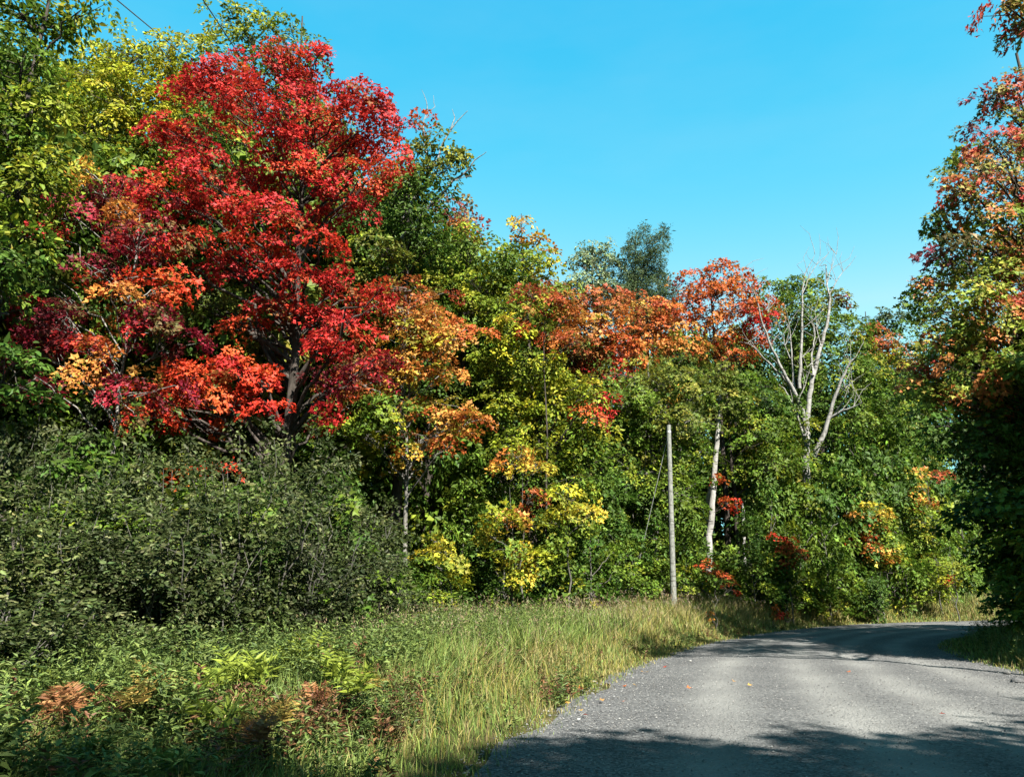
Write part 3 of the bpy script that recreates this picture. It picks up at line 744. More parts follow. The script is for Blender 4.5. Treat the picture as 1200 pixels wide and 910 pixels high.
for px, py, rx, ry, pal in [(930, 500, 16, 12, 'green'), (925, 520, 20, 14, 'green'), (945, 515, 16, 10, 'lime'), (935, 480, 12, 8, 'green'), (962, 530, 18, 10, 'green'), (920, 545, 24, 14, 'green'), (945, 545, 22, 14, 'green'), (940, 575, 26, 16, 'lime'), (960, 560, 20, 14, 'green'), (950, 500, 10, 8, 'lime'), (935, 600, 26, 16, 'green')]:
    c = at(px, py, YD - 0.7) - base; k = YD / F
    lob.append(lobe_leaves(c, np.array((rx * k, 0.5, ry * k)), pal, 0.14, 'ovate', 1.4)[:5])
V, Fc, Cc = leaf_arrays(*[np.concatenate([q[i] for q in lob]) for i in range(5)], 'ovate')
link('vine_leaves', npmesh('vine_leaves', V, Fc, M_LEAF, Cc), dead)

YP = 32.0
top = at(783.5, 498, YP)
bx = at(788, 690, YP)[0]
base = np.array((bx, YP, gz(bx, YP) - 0.4))
pole = thing('wooden_pole', 'weathered grey wooden pole standing in the roadside grass', 'pole', tuple(base))
tb = Tubes(); tp = top - base
tb.add([np.array((0, 0, 0)) + tp * t for t in np.linspace(0, 1, 8)], np.linspace(0.125, 0.088, 8), 14)
link('shaft', tb.mesh('shaft', M_POLE), pole)
tb = Tubes(); tb.add([tp, tp + (0, 0, 0.004), tp + (0, 0, 0.02)], (0.09, 0.094, 0.001), 14); link('pole_cap', tb.mesh('pole_cap', M_STEEL), pole)
tb = Tubes(); q = tp * 0.965; tb.add([q - (0, 0, .05), q + (0, 0, .05)], (0.095, 0.095), 14); link('guy_clamp', tb.mesh('guy_clamp', M_STEEL), pole)
g0 = np.array(at(733, 668, 33.5)); g0[2] = gz(g0[0], g0[1]) - 0.1
guy = link('guy_wire', None)
tb = Tubes(); a_ = base + tp * 0.965; tb.add([a_ + (g0 - a_) * t for t in np.linspace(0, 1, 8)], np.full(8, 0.011), 4)
guy.parent = pole
bpy.data.objects.remove(guy)
link('guy_wire', tb.mesh('guy_wire', M_STEEL), pole, tuple(-base))

for k, (p0, p1, lab) in enumerate([((120, -14, 20), (330, 160, 40), 'dark overhead cable crossing the sky at the top left'), ((226, -18, 20), (350, 170, 42), 'dark overhead cable dropping behind the pale green treetop')]):
    a, b = at(*p0), at(*p1)
    d = unit(b - a)
    a = a - (b - a) * 1.3
    tb = Tubes()
    L = np.linspace(0, 1, 30)
    pts = a + (b - a) * L[:, None]
    tb.add(pts, np.full(30, 0.021), 5)
    o = link('overhead_cable', tb.mesh('overhead_cable', M_WIRE))
    tag(o, lab, 'cable')

# ------------------------------------------------------------------ the right hand trees
photo_tree('maple_tree', 'tall maple turning red and orange at the right frame edge', 'tree', 23, 1290, 60, [
    (1190, 95, 34, 18, 'mixred'), (1160, 112, 24, 14, 'purple'), (1200, 130, 40, 24, 'mixred'), (1145, 150, 22, 14, 'purple', None, .8), (1165, 165, 36, 20, 'mixred'), (1205, 175, 44, 26, 'mixred'), (1128, 185, 26, 18, 'mixgreen'), (1160, 205, 40, 20, 'mixred'), (1200, 220, 44, 24, 'mixred'), (1118, 215, 24, 14, 'mixred'),
    (1140, 240, 40, 18, 'mixred'), (1105, 258, 26, 14, 'mixgreen'), (1175, 255, 44, 20, 'mixgreen'), (1210, 280, 40, 30, 'mixred'), (1105, 290, 30, 16, 'purple'), (1150, 285, 44, 20, 'mixgreen'), (1120, 315, 40, 18, 'mixgreen'), (1180, 315, 44, 22, 'mixgreen'), (1085, 335, 26, 12, 'mixgreen'), (1150, 345, 44, 20, 'mixgreen'), (1205, 350, 40, 26, 'mixred'),
    (1075, 352, 22, 12, 'green', None, .8), (1115, 365, 40, 18, 'mixgreen'), (1180, 380, 50, 22, 'mixgreen'), (1140, 395, 44, 20, 'mixgreen'), (1090, 400, 34, 18, 'mixgreen'), (1070, 430, 26, 18, 'mixred', None, .8), (1120, 425, 44, 20, 'mixgreen'), (1175, 430, 50, 26, 'mixgreen'), (1215, 420, 40, 40, 'mixgreen'),
    (1090, 455, 34, 20, 'mixgreen'), (1140, 465, 50, 24, 'mixgreen'), (1195, 480, 50, 30, 'mixgreen'), (1100, 495, 40, 22, 'dkgreen'), (1160, 515, 54, 26, 'dkgreen'), (1290, 120, 80, 60, 'mixred', 0), (1290, 250, 90, 70, 'mixgreen', 0), (1320, 400, 100, 80, 'mixgreen', 0), (1260, 330, 60, 60, 'mixgreen', 1), (1380, 200, 70, 90, 'mixgreen', 1), (1400, 350, 70, 80, 'mixgreen', 1)],
    0.13, 'lobed', 2.5, None, 0.24, 2.4, limb_r=0.3)

photo_tree('maple_tree', 'reddish bough reaching in at the top right corner of the view', 'tree', 12.0, 1560, -200, [
    (1178, 6, 24, 12, 'mixred'), (1205, 2, 30, 18, 'mixred'), (1196, 32, 14, 12, 'mixred', None, .8), (1215, -30, 50, 40, 'mixred'), (1290, -60, 70, 60, 'mixgreen'), (1400, -80, 90, 80, 'mixgreen'), (1520, -120, 100, 90, 'mixgreen', -.5), (1620, 0, 100, 100, 'mixgreen', 0), (1500, 60, 90, 70, 'mixgreen', 1), (1480, -260, 110, 80, 'mixred', 0)],
    0.105, 'lobed', 2.0, None, 0.2, 1.2)


PLACES = [(-999, 30, 'at the left frame edge'), (30, 100, 'under the tall green tree at the left'), (100, 190, 'below the wine coloured maple'), (190, 290, 'left of the red maple trunk'), (290, 370, 'under the big red maple trunk'),
          (370, 445, 'right of the red maple trunk'), (445, 520, 'by the pale mottled trunk'), (520, 600, 'under the yellow sapling'), (600, 680, 'below the yellow green maple'), (680, 760, 'left of the wooden pole'), (760, 812, 'behind the wooden pole'),
          (812, 865, 'by the white birch'), (865, 915, 'between the birch and the dead tree'), (915, 970, 'below the bleached dead tree'), (970, 1035, 'right of the dead tree'), (1035, 1090, 'beside the far grassy verge'), (1090, 9999, 'by the far road bend')]


USED = set()


def uniq(label):
    for tail in ('', ', next one right', ', third one right', ', fourth one right', ', fifth one right', ', sixth one right', ', seventh one right', ', last one right'):
        if label + tail not in USED: break
    USED.add(label + tail)
    return label + tail


def where(px):
    return next(p for a, b, p in PLACES if a <= px < b)


# ------------------------------------------------------------------ repeated trees: filler, saplings, shrubs
def generic(name, label, cat, h, cr, z0, nl, pal, s, kind, cov, bark, tr, group, lr=(0.28, 0.45), taper=0.75, flat_l=0.6, **kw):
    root = thing(name, label, cat, (0, 0, 0), group)
    n = 9; t = np.linspace(0, 1, n)
    tp = np.stack([rng.normal(0, 0.04 * cr, n) * t, rng.normal(0, 0.04 * cr, n) * t, t * h * 0.93], 1)
    trr = tr * (1 - 0.85 * t); trr[0] *= 1.3
    L = []
    for i in range(nl):
        f = (i + rng.random()) / nl
        z = z0 + (h - z0) * f
        env = cr * (math.sin(math.pi * (0.12 + 0.83 * f) ** taper)) ** 0.7
        a = i * 2.4 + rng.normal(0, 0.4)
        r = rng.uniform(*lr) * cr
        d = max(0, env - r * 0.7) * rng.uniform(0.5, 1.05)
        L.append(((d * math.cos(a), d * math.sin(a), z), (r, r, r * flat_l), pal if isinstance(pal, str) else pal[rng.integers(len(pal))], 1.0))
    return grow(root, tp, trr, L, s, kind, cov, bark, **kw)


def place_proto(proto, loc, rz, sc, label=None, group=None, color=None, first=None):
    if not proto.get('placed'):
        proto['placed'] = 1
        proto.location, proto.rotation_euler, proto.scale = loc, (0, 0, rz), sc
        if label: proto['label'] = label
        if group: proto['group'] = group
        if color:
            for ch in proto.children:
                if ch.get('tinted'): ch.color = color
        return proto
    return copy_thing(proto, loc, rz, sc, label, group, color)


G_FILL = 'trees deeper in the forest behind the roadside trees'
L_FILL = 'leafy tree deeper in the forest behind the roadside trees'
fill = [generic('forest_tree', L_FILL, 'tree', 10, 3.0, 1.0, 26, p, 0.23, 'kite', 2.5, M_BARK, 0.16, G_FILL, twigs=False)
        for p in ('dkgreen', ['dkgreen', 'green'], ['green', 'oak'])]
SKY = np.array([(-150, -60), (0, 10), (100, 60), (220, 60), (380, 80), (470, 160), (560, 260), (640, 310), (700, 340), (760, 350), (850, 350), (950, 360), (1010, 395), (1060, 385), (1150, 320), (1350, 320)], float)
EDG = np.array([(-150, 15), (0, 16), (200, 22), (350, 24), (480, 28), (620, 32), (720, 38), (850, 43), (950, 48), (1050, 51), (1200, 57), (1350, 60)], float)
k = 0
for row, (dy, drop, step) in enumerate([(3.0, 95, 60), (8, 38, 66), (15, 22, 66), (24, 34, 70)]):
    for px in np.arange(-120, 1330, step):
        px = px + rng.normal(0, 12)
        Y = np.interp(px, EDG[:, 0], EDG[:, 1]) + dy + rng.normal(0, 1.0)
        p = at(px, np.interp(px, SKY[:, 0], SKY[:, 1]) + drop + rng.uniform(0, 30), Y)
        z = gz(p[0], Y)
        h = max(4, p[2] - z)
        w = rng.uniform(0.85, 1.2)
        place_proto(fill[k % 3], (p[0], Y, z - 0.1), rng.uniform(0, 6.28), (w, w, h / 10), uniq('%s forest tree %s, %s row' % (('dark green', 'mid green', 'olive green')[k % 3], where(px), ('first', 'second', 'third', 'last')[row]))); k += 1

# trees along the right side of the road, shaded, and trees beside and behind the camera that shade the road
G_R = 'shaded trees on the right of the road behind the turning maple'
ORD = ['nearest', 'second nearest', 'third nearest', 'fourth nearest', 'fifth nearest', 'sixth nearest', 'seventh nearest', 'eighth nearest', 'ninth nearest', 'tenth nearest', 'farthest']
for j, (x, y, h) in enumerate(sorted([(15.8, 24.0, 8), (18.4, 27.0, 8), (22.3, 30.0, 9), (15.0, 20.0, 9), (19.5, 22.5, 10), (23.5, 25.5, 11), (29, 31.5, 11), (14.6, 16.2, 8.5), (28, 28, 11), (36, 33.5, 10)], key=lambda v: v[1])):
    place_proto(fill[k % 3], (x, y, gz(x, y) - .1), rng.uniform(0, 6.28), (.95, .95, h / 10), '%s shaded leafy tree along the right of the road' % ORD[j], G_R); k += 1
G_S = 'trees beside the road around the viewer'
for x, y, h, w in [(14.4, 18.4, 9, 0.9), (17.5, 19.5, 12, 1), (16.8, 22.2, 11, 1), (8.2, -4.2, 15.5, 1.35), (9.0, -7.6, 18.5, 1.4), (16, 14, 13, 1), (18.6, 17.4, 14, 1), (17.5, 11, 14, 1), (9.5, -6, 16.5, 1.3), (10.8, -4, 15.5, 1.1), (11.5, -1.6, 12.5, 1), (12.2, 1.2, 10.6, 1.0), (8.4, -9, 18, 1.15), (7.6, -11.0, 21.5, 1.2), (13.2, 2.9, 10.8, 0.6), (13.5, -6, 15, 1.1), (15.5, -1.5, 12, 1.1), (11, -13, 18, 1.2), (-9, -8, 13, 1.1), (-12, -2, 12, 1.1)]:
    place_proto(fill[k % 3], (x, y, gz(x, y) - .1), rng.uniform(0, 6.28), (w, w, h / 10), uniq('tall leafy tree %s' % ('left of the road behind the viewer' if x < 0 else 'right of the road ahead of the viewer' if y > 2 else 'right of the road beside the viewer' if y > -5 else 'right of the road behind the viewer')), G_S); k += 1

G_SAP = 'green saplings along the forest edge'
L_SAP = 'green leafy sapling at the foot of the forest edge'
saps = [generic('maple_sapling', L_SAP, 'sapling', 3.4, 1.35, 0.25, 18, p, 0.125, kd, 1.5, M_STEM, 0.035, G_SAP, lr=(0.26, 0.44), flat_l=0.36, twigs=False)
        for p, kd in (('green', 'ovate'), (['green', 'dkgreen'], 'lobed'), (['green', 'dkgreen'], 'ovate'))]
spots = [  # px, depth, top pixel
    (545, 27.5, 560), (590, 26.5, 590), (560, 27, 640), (640, 27.5, 600), (690, 29, 590), (720, 31, 600), (660, 29, 650), (740, 32.5, 620), (765, 34, 600), (800, 34.5, 590), (700, 30.5, 650), (815, 35.5, 630),
    (850, 36.5, 655), (875, 36.5, 600), (900, 37.5, 570), (930, 38.5, 560), (960, 39, 575), (880, 35.5, 640), (915, 37, 620), (985, 41.5, 540), (1015, 42.6, 545), (950, 39, 640), (990, 41.3, 625), (1045, 44, 540), (1075, 46, 560), (1060, 45, 600), (1100, 48, 600), (1030, 43, 590),
    (905, 41, 520), (1000, 44, 500), (1040, 47, 490), (1080, 50, 520), (740, 36, 560), (700, 34, 560), (380, 23.5, 520), (1010, 41.8, 665), (775, 33, 655), (645, 28, 640), (615, 27, 640), (150, 13, 590), (300, 14.5, 570), (60, 12, 640), (235, 15, 560), (395, 17, 560), (95, 14, 520), (492, 22.5, 650), (455, 21.3, 640), (522, 23.5, 655), (420, 19.5, 600), (1118, 50.5, 560), (1150, 52, 575), (1182, 54, 560), (1136, 51, 640), (1165, 52, 650), (1205, 54, 640)]
for i, (px, Y, tp_) in enumerate(spots):
    p = at(px, tp_, Y); z = gz(p[0], Y); h = max(1.2, p[2] - z)
    w = 0.55 + 0.14 * h
    place_proto(saps[i % 3], (p[0], Y, z - .05), rng.uniform(0, 6.28), (w, w, h / 3.4), uniq('%s%s sapling %s' % ('tall ' if h > 4 else 'low ' if h < 2.4 else '', ('green', 'dark green', 'mixed green')[i % 3], where(px))))
for j, (x, y, h) in enumerate(sorted([(14.8, 23.2, 2.4), (16.2, 25.4, 2.6), (18.0, 27.3, 3), (13.7, 20.6, 2.2), (13.2, 18.2, 2.4), (19.6, 29.6, 3), (14.8, 21.4, 4), (12.3, 15.6, 2.2), (16.6, 24.6, 4), (21.5, 31.2, 3), (24.5, 32.2, 3)], key=lambda v: v[1])):
    place_proto(saps[k % 3], (x, y, gz(x, y) - .05), rng.uniform(0, 6.28), (1.1, 1.1, h / 3.4), '%s shaded sapling under the right hand trees' % ORD[j], 'saplings under the right hand trees'); k += 1

# coloured saplings, each its own
def sap(label, Y, base_px, top_py, lobes, s=0.12, kind='lobed', cov=1.7, **kw):
    return photo_tree('maple_sapling', label, 'sapling', Y, base_px, top_py, lobes, s, kind, cov, M_STEM, 0.035, 0.5, **{'back': 0.2, **kw})


sap('yellow leaved sapling low beside the pale mottled trunk', 22.6, 530, 640, [(505, 632, 16, 7, 'yellow'), (520, 645, 22, 7, 'yellow'), (538, 655, 14, 6, 'yellow'), (515, 665, 24, 12, 'yelgreen', None, .6)])
sap('yellow and lime sapling in the middle of the forest edge', 24.8, 600, 570, [(572, 600, 20, 10, 'yelgreen'), (590, 612, 24, 9, 'yellow'), (575, 628, 20, 8, 'yellow'), (618, 645, 20, 12, 'yellow'), (612, 665, 24, 12, 'yellow'), (632, 660, 14, 12, 'yelgreen'), (600, 640, 24, 14, 'lime'), (595, 680, 30, 12, 'lime')])
sap('yellow sapling with gold sprays left of the wooden pole', 26.3, 665, 560, [(655, 578, 22, 8, 'yelgreen'), (675, 582, 20, 8, 'yellow'), (685, 595, 18, 8, 'yellow'), (660, 598, 22, 8, 'yellow'), (650, 612, 24, 8, 'yelgreen'), (675, 615, 20, 10, 'lime'), (660, 640, 28, 14, 'lime')])
sap('orange gold sapling spray hanging in the yellow green maple', 26, 612, 520, [(600, 530, 18, 8, 'orange'), (620, 534, 20, 7, 'yelor'), (608, 545, 26, 6, 'yelor'), (630, 548, 14, 4, 'yelor'), (625, 580, 22, 10, 'rust', None, .7), (610, 600, 16, 12, 'rust', None, .6), (600, 610, 12, 8, 'orange', None, .6)])
sap('orange red sapling near the road bend under the dead tree', 36.1, 918, 620, [(908, 632, 10, 6, 'redor'), (925, 634, 14, 7, 'orred'), (935, 645, 9, 6, 'orred'), (922, 655, 10, 8, 'orred', None, .7), (915, 650, 20, 14, 'green'), (920, 680, 22, 16, 'green')], 0.14)
sap('orange and yellow sapling left of the far grassy verge', 40.7, 1015, 585, [(1020, 592, 18, 8, 'yellow'), (1030, 603, 14, 7, 'yelor'), (1005, 604, 16, 6, 'orange'), (1022, 614, 18, 6, 'orange'), (1000, 628, 14, 7, 'redor'), (1015, 634, 16, 6, 'orred'), (1030, 640, 14, 6, 'orange'), (1025, 655, 18, 5, 'yelor'), (1040, 650, 12, 6, 'yelor', None, .7), (1010, 615, 26, 18, 'lime', .6), (1030, 630, 30, 24, 'green', .8), (1010, 680, 24, 14, 'green')], 0.14)
sap('coral red bush at the foot of the wooden pole', 33, 833, 655, [(828, 662, 9, 6, 'orred'), (838, 668, 10, 6, 'orred'), (845, 676, 10, 6, 'orred', None, .8), (835, 680, 16, 12, 'green')], 0.11, rs=0.2)
sap('tiny scarlet sapling in grass beside the road bend', 35.2, 913, 706, [(911, 713, 6, 5, 'orred'), (916, 721, 6, 4, 'redor'), (908, 721, 4, 3, 'orred')], 0.09, rs=0.14, back=0)
sap('single orange seedling in the tall grass right of the pole', 29, 833, 714, [(832, 718, 4, 3, 'orange'), (835, 726, 3, 4, 'orange', None, .7)], 0.07, rs=0.1, back=0)
sap('orange topped sapling in front of the shaded right hand trees', 44, 1090, 540, [(1075, 552, 20, 5, 'orange'), (1100, 556, 18, 5, 'rust'), (1080, 572, 18, 6, 'yelor', None, .7), (1085, 592, 20, 6, 'orange'), (1072, 605, 20, 8, 'lime'), (1095, 620, 20, 10, 'green'), (1090, 650, 26, 16, 'green')], 0.15)
sap('lime green sapling with one red cluster at the far bend', 43, 1108, 640, [(1095, 655, 16, 10, 'lime'), (1110, 665, 14, 10, 'lime'), (1100, 680, 22, 10, 'lime'), (1113, 680, 6, 6, 'red', None, .8), (1090, 690, 20, 8, 'lime')], 0.13)
sap('dark green bushy sapling standing out on the grass at the bend', 39.8, 1022, 670, [(1022, 682, 14, 10, 'dkgreen'), (1018, 698, 16, 12, 'dkgreen'), (1028, 705, 12, 12, 'dkgreen'), (1020, 715, 14, 8, 'dkgreen')], 0.12, 'ovate', 2.2)

G_ALD = 'alder shrubs thicket on the left roadside'
alders = []
for q in range(4):
    root = thing('alder_shrub', 'dull green alder shrub in the thicket under the red maple', 'shrub', (0, 0, 0), G_ALD)
    tb = Tubes(); arr = []
    for st in range(11):
        a = rng.uniform(0, 6.28); sp = rng.uniform(0.2, 1.15); h = rng.uniform(2.4, 4.0)
        tip = np.array((sp * math.cos(a), sp * math.sin(a), h))
        pts = bend((0.15 * math.cos(a), 0.15 * math.sin(a), 0), tip, 8, 0.03, 0.12)
        tb.add(pts, np.linspace(0.022, 0.006, 8), 5)
        for z in np.linspace(0.22, 1.0, 8):
            j = np.interp(z, np.linspace(0, 1, 8), np.arange(8)); c = pts[int(j)] + rng.normal(0, 0.22, 3)
            tb.add(bend(pts[max(0, int(j) - 1)], c, 3), (0.008, 0.006, 0.003), 3)
            arr.append(lobe_leaves(c, np.array((0.36, 0.36, 0.24)), 'alder', 0.095, 'ovate', 0.7, rs=0.2, flat=1.4, up=0.35, jit=1.5)[:5])
    for st in range(5):
        a = rng.uniform(0, 6.28); h = rng.uniform(3.9, 4.9); sp = rng.uniform(0.3, 1.1)
        pts = bend((0.1 * math.cos(a), 0.1 * math.sin(a), 0), (sp * math.cos(a), sp * math.sin(a), h), 9, 0.02, 0.14)
        tb.add(pts, np.linspace(0.018, 0.004, 9), 5)
        for c in pts[5:]:
            arr.append(lobe_leaves(c + rng.normal(0, 0.06, 3), np.array((0.2, 0.2, 0.16)), 'alder', 0.09, 'ovate', 0.3, rs=0.16, flat=1.4, up=0.35, jit=1.5)[:5])
    link('stems', tb.mesh('stems', M_STEM), root)
    V, Fc, Cc = leaf_arrays(*[np.concatenate([z[i] for z in arr]) for i in range(5)], 'ovate')
    fo = link('foliage', npmesh('foliage', V, Fc, M_LEAF, Cc), root); fo['tinted'] = True
    alders.append(root)
i = 0
ALD = [(40, 11.0, 590), (105, 11.4, 600), (165, 11.8, 580), (235, 12.2, 570), (300, 13.2, 555), (352, 14.4, 560), (400, 16, 590), (425, 17.5, 625), (80, 13, 540), (150, 13.4, 545), (215, 14, 530), (285, 15, 520), (340, 16.8, 530), (392, 18.4, 540), (15, 13, 550), (-30, 12, 560), (425, 20, 590), (446, 19, 615), (410, 18.5, 575), (200, 16.5, 500), (100, 15.5, 510), (322, 19.5, 505), (262, 18, 510), (15, 16, 480), (55, 18, 470), (-40, 15, 460), (30, 9.6, 690), (-5, 9.0, 640)]
for px, Y, tp_ in ALD:
    tp_ += rng.normal(0, 16)
    p = at(px, tp_, Y); z = gz(p[0], Y)
    h = p[2] - z; w = 0.8 + 0.06 * h
    v = rng.uniform(0.7, 1.2)
    place_proto(alders[i % 4], (p[0], Y, z - .05), rng.uniform(0, 6.28), (w, w, h / 4.9), uniq('%s dull green alder shrub %s' % ('tall rear' if Y > 16.2 else 'front' if Y < 12.5 else 'middle row', where(px))), color=(v, v, v * rng.uniform(.8, 1.1), 1)); i += 1

# ------------------------------------------------------------------ bracken ferns
def frond_mesh(pal):
    arr_P, arr_N, arr_D, arr_S = [], [], [], []
    n = 14
    t = np.linspace(0, 1, n)
    L = 0.8
    rach = np.stack([np.zeros(n), L * (t * 0.85), L * (0.75 * t - 0.55 * t * t)], 1)
    for k in range(3, n):
        w = 0.34 * (1 - (k - 3) / (n - 3)) ** 0.75 + 0.03
        for s in (-1, 1):
            arr_P.append(rach[k] + rng.normal(0, 0.004, 3)); arr_D.append((s, 0.42 + rng.normal(0, 0.1), -0.18 + rng.normal(0, 0.12))); arr_N.append((0, -0.2, 1) + rng.normal(0, 0.3, 3)); arr_S.append(w * rng.uniform(0.85, 1.1))
            for f in (0.3, 0.55):
                q = rach[k] + np.array((s, 0.42, -0.18)) * w * f
                for e in (-1, 1):
                    arr_P.append(q); arr_D.append((s * 0.6, 0.2 + e, -0.1)); arr_N.append((0, -0.2, 1) + rng.normal(0, 0.3, 3)); arr_S.append(0.16 * w * (1.3 - f))
    C = pick(pal, len(arr_P)) * np.exp(rng.normal(0, 0.2, (len(arr_P), 1)))
    V, Fc, Cc = leaf_arrays(np.array(arr_P), np.array(arr_N, float), np.array(arr_D), np.array(arr_S), C, 'needle')
    return npmesh('frond', V, Fc, M_LEAF, Cc)


PAL['fernrust'] = [((0.26, 0.115, 0.045), 3), ((0.34, 0.18, 0.07), 2), ((0.22, 0.09, 0.035), 2)]
PAL['ferngold'] = [((0.40, 0.25, 0.07), 3), ((0.34, 0.25, 0.06), 2), ((0.24, 0.22, 0.05), 2)]
PAL['fernlime'] = [((0.22, 0.27, 0.035), 3), ((0.16, 0.22, 0.03), 2)]
PAL['fern'] = [((0.10, 0.16, 0.03), 3), ((0.14, 0.2, 0.035), 2)]
fr = {p: [frond_mesh(p) for _ in range(2)] for p in ('fernrust', 'ferngold', 'fernlime', 'fern')}
FL = {'fernrust': ('rust brown bracken fern in the left foreground weeds', 'rust brown bracken ferns'), 'ferngold': ('golden yellow bracken fern in front of the alder thicket', 'golden bracken ferns'),
      'fernlime': ('bright lime bracken fern at the edge of the alder thicket', 'lime bracken ferns'), 'fern': ('plain green bracken fern in the left foreground', 'green bracken ferns')}
fern_spots = [(68, 830, 'fernrust', 0.9), (88, 815, 'fernrust', 0.9), (172, 800, 'ferngold', 1.0), (158, 822, 'ferngold', .9), (192, 815, 'ferngold', .9), (60, 795, 'fernlime', .8), (240, 800, 'fernlime', .9), (270, 790, 'fernlime', .9), (330, 775, 'fernlime', 1), (300, 790, 'fernlime', 1), (355, 775, 'fernlime', 1.0), (395, 790, 'fernlime', .9),
              (320, 830, 'ferngold', .9), (300, 842, 'fernrust', .8), (430, 785, 'ferngold', .8), (420, 800, 'fernlime', .9), (370, 800, 'fernrust', .8), (120, 850, 'fern', .7), (210, 862, 'fern', .7), (30, 815, 'fern', .8), (385, 770, 'fernlime', .9), (110, 800, 'fern', .8), (220, 815, 'fern', .8), (290, 825, 'ferngold', .7), (250, 830, 'fernlime', .8)]
def fw(px):
    return 'at the left frame edge' if px < 50 else 'near the left frame edge' if px < 105 else 'below the wine coloured maple' if px < 200 else 'left of the red maple' if px < 285 else 'below the red maple' if px < 360 else 'right of the red maple' if px < 415 else 'close to the roadside grass'


for px, py, p, s in fern_spots:
    # depth where that pixel meets the plane of the frond tips, half a metre above the bank
    x, y = (px - CX) / F, (CY - py - 22) / F
    fy, fz = math.cos(PITCH) - y * math.sin(PITCH), math.sin(PITCH) + y * math.cos(PITCH)
    Y = (CAM_H - 0.5) / -fz * fy
    wx = x / fy * Y
    f = thing('bracken_fern', uniq(FL[p][0].split(' bracken')[0] + ' bracken fern %s, %s' % (fw(px), 'lowest in the view' if py > 880 else 'lower on the bank' if py > 845 else 'halfway down the bank' if py > 810 else 'by the thicket foot')), 'fern', (wx, Y, gz(wx, Y) + 0.5 * s), FL[p][1], rng.uniform(0, 6.28))
    n = rng.integers(5, 8)
    for j in range(n):
        o = link('frond', fr[p][j % 2], f)
        o.rotation_euler = (rng.uniform(0.15, 0.9), rng.normal(0, 0.25), j * 6.283 / n + rng.normal(0, 0.25))
        v = (0.74 if p == 'fernlime' else 0.52) * s * rng.uniform(0.75, 1.15); o.scale = (v, v, v)

# ------------------------------------------------------------------ grass, weeds, gravel: masses nobody could count
def scatter(n, xr, yr, keep):
    out = []
    tot = 0
    while tot < n:
        m = n * 2
        yy = yr[0] + (yr[1] - yr[0]) * rng.random(m) ** 1.25
        xx = rng.uniform(*xr, m)
        q = np.stack([xx, yy], 1)
        # only what the lens could see, with a margin
        ok = np.abs(xx) < 0.72 * yy + 2
        q = q[ok]
        q = q[keep(q)]
        out.append(q); tot += len(q)
    return np.concatenate(out)[:n]


def blades(P, H, W, C, lean):
    n = len(P)
    a = rng.uniform(0, 2 * math.pi, n)
    side = np.stack([np.cos(a), np.sin(a), np.zeros(n)], 1)
    b = a + rng.normal(1.57, 0.7, n)
    ln = np.stack([np.cos(b), np.sin(b), np.zeros(n)], 1) * (lean * H)[:, None]
    up = np.array((0, 0, 1.0))
    m = P + ln * 0.3 + up * (H * 0.55)[:, None]
    t = P + ln + up * (H * (1 - 0.25 * lean))[:, None]
    w = W[:, None] * side
    V = np.stack([P - w, P + w, m + w * 0.8, m - w * 0.8, t], 1).reshape(-1, 3)
    i = np.arange(n) * 5
    T = np.concatenate([np.stack([i, i + 1, i + 2], 1), np.stack([i, i + 2, i + 3], 1), np.stack([i + 3, i + 2, i + 4], 1)])
    return V, T, np.repeat(C, 5, 0)


GRASS_C = np.array([(0.17, 0.25, 0.05), (0.23, 0.30, 0.06), (0.13, 0.20, 0.04), (0.30, 0.27, 0.09), (0.42, 0.34, 0.14), (0.34, 0.30, 0.06)])


def grass_field(n, xr, yr, keep, hfun, name, dry, wfac=1.0):
    q = scatter(n, xr, yr, keep)
    dl = edge_dist(q, LSC); dr = -edge_dist(q, RSC); off = np.maximum(dl, dr)
    w1 = wob(q[:, 0] * 0.9, q[:, 1] * 0.9) + 0.5 * wob(q[:, 0] * 2.7 + 4, q[:, 1] * 2.3)
    H = hfun(off, q, w1) * rng.uniform(0.55, 1.2, n)
    W = 0.0045 * rng.uniform(0.7, 1.4, n) * np.maximum(1, q[:, 1] / 11) * wfac
    dryness = np.clip(dry(off, q, w1) + rng.normal(0, 0.25, n), 0, 1)
    ig = rng.integers(0, 3, n); idr = rng.integers(3, 6, n)
    C = np.where((rng.random(n) < dryness)[:, None], GRASS_C[idr], GRASS_C[ig]) * np.exp(rng.normal(0, 0.2, (n, 1)))
    P = np.column_stack([q, ground_z(q[:, 0], q[:, 1]) - 0.02])
    V, T, Cc = blades(P, H, W, C, rng.uniform(0.1, 0.75, n))
    o = link(name, npmesh(name, V, T, M_GRASS, Cc)); o['kind'] = 'stuff'
    return o


def left_keep(q):
    d = edge_dist(q, LSC)
    lim = np.interp(q[:, 1], [5, 9, 12, 18, 26, 33, 40, 48], [8, 7, 5.4, 5.2, 5.8, 5.4, 3.6, 4.5])
    return (d > -0.12 - 0.25 * rng.random(len(d)) ** 3) & (d < lim) & (rng.random(len(d)) < np.where(d < 0.15, 0.35, 1.0))


def h_left(off, q, w1):
    tall = smooth(0.1, 1.6, off)
    return 0.12 + tall * (0.56 + 0.26 * w1 + 0.10 * smooth(22, 30, q[:, 1])) * np.where(q[:, 1] < 10, 0.75, 1)


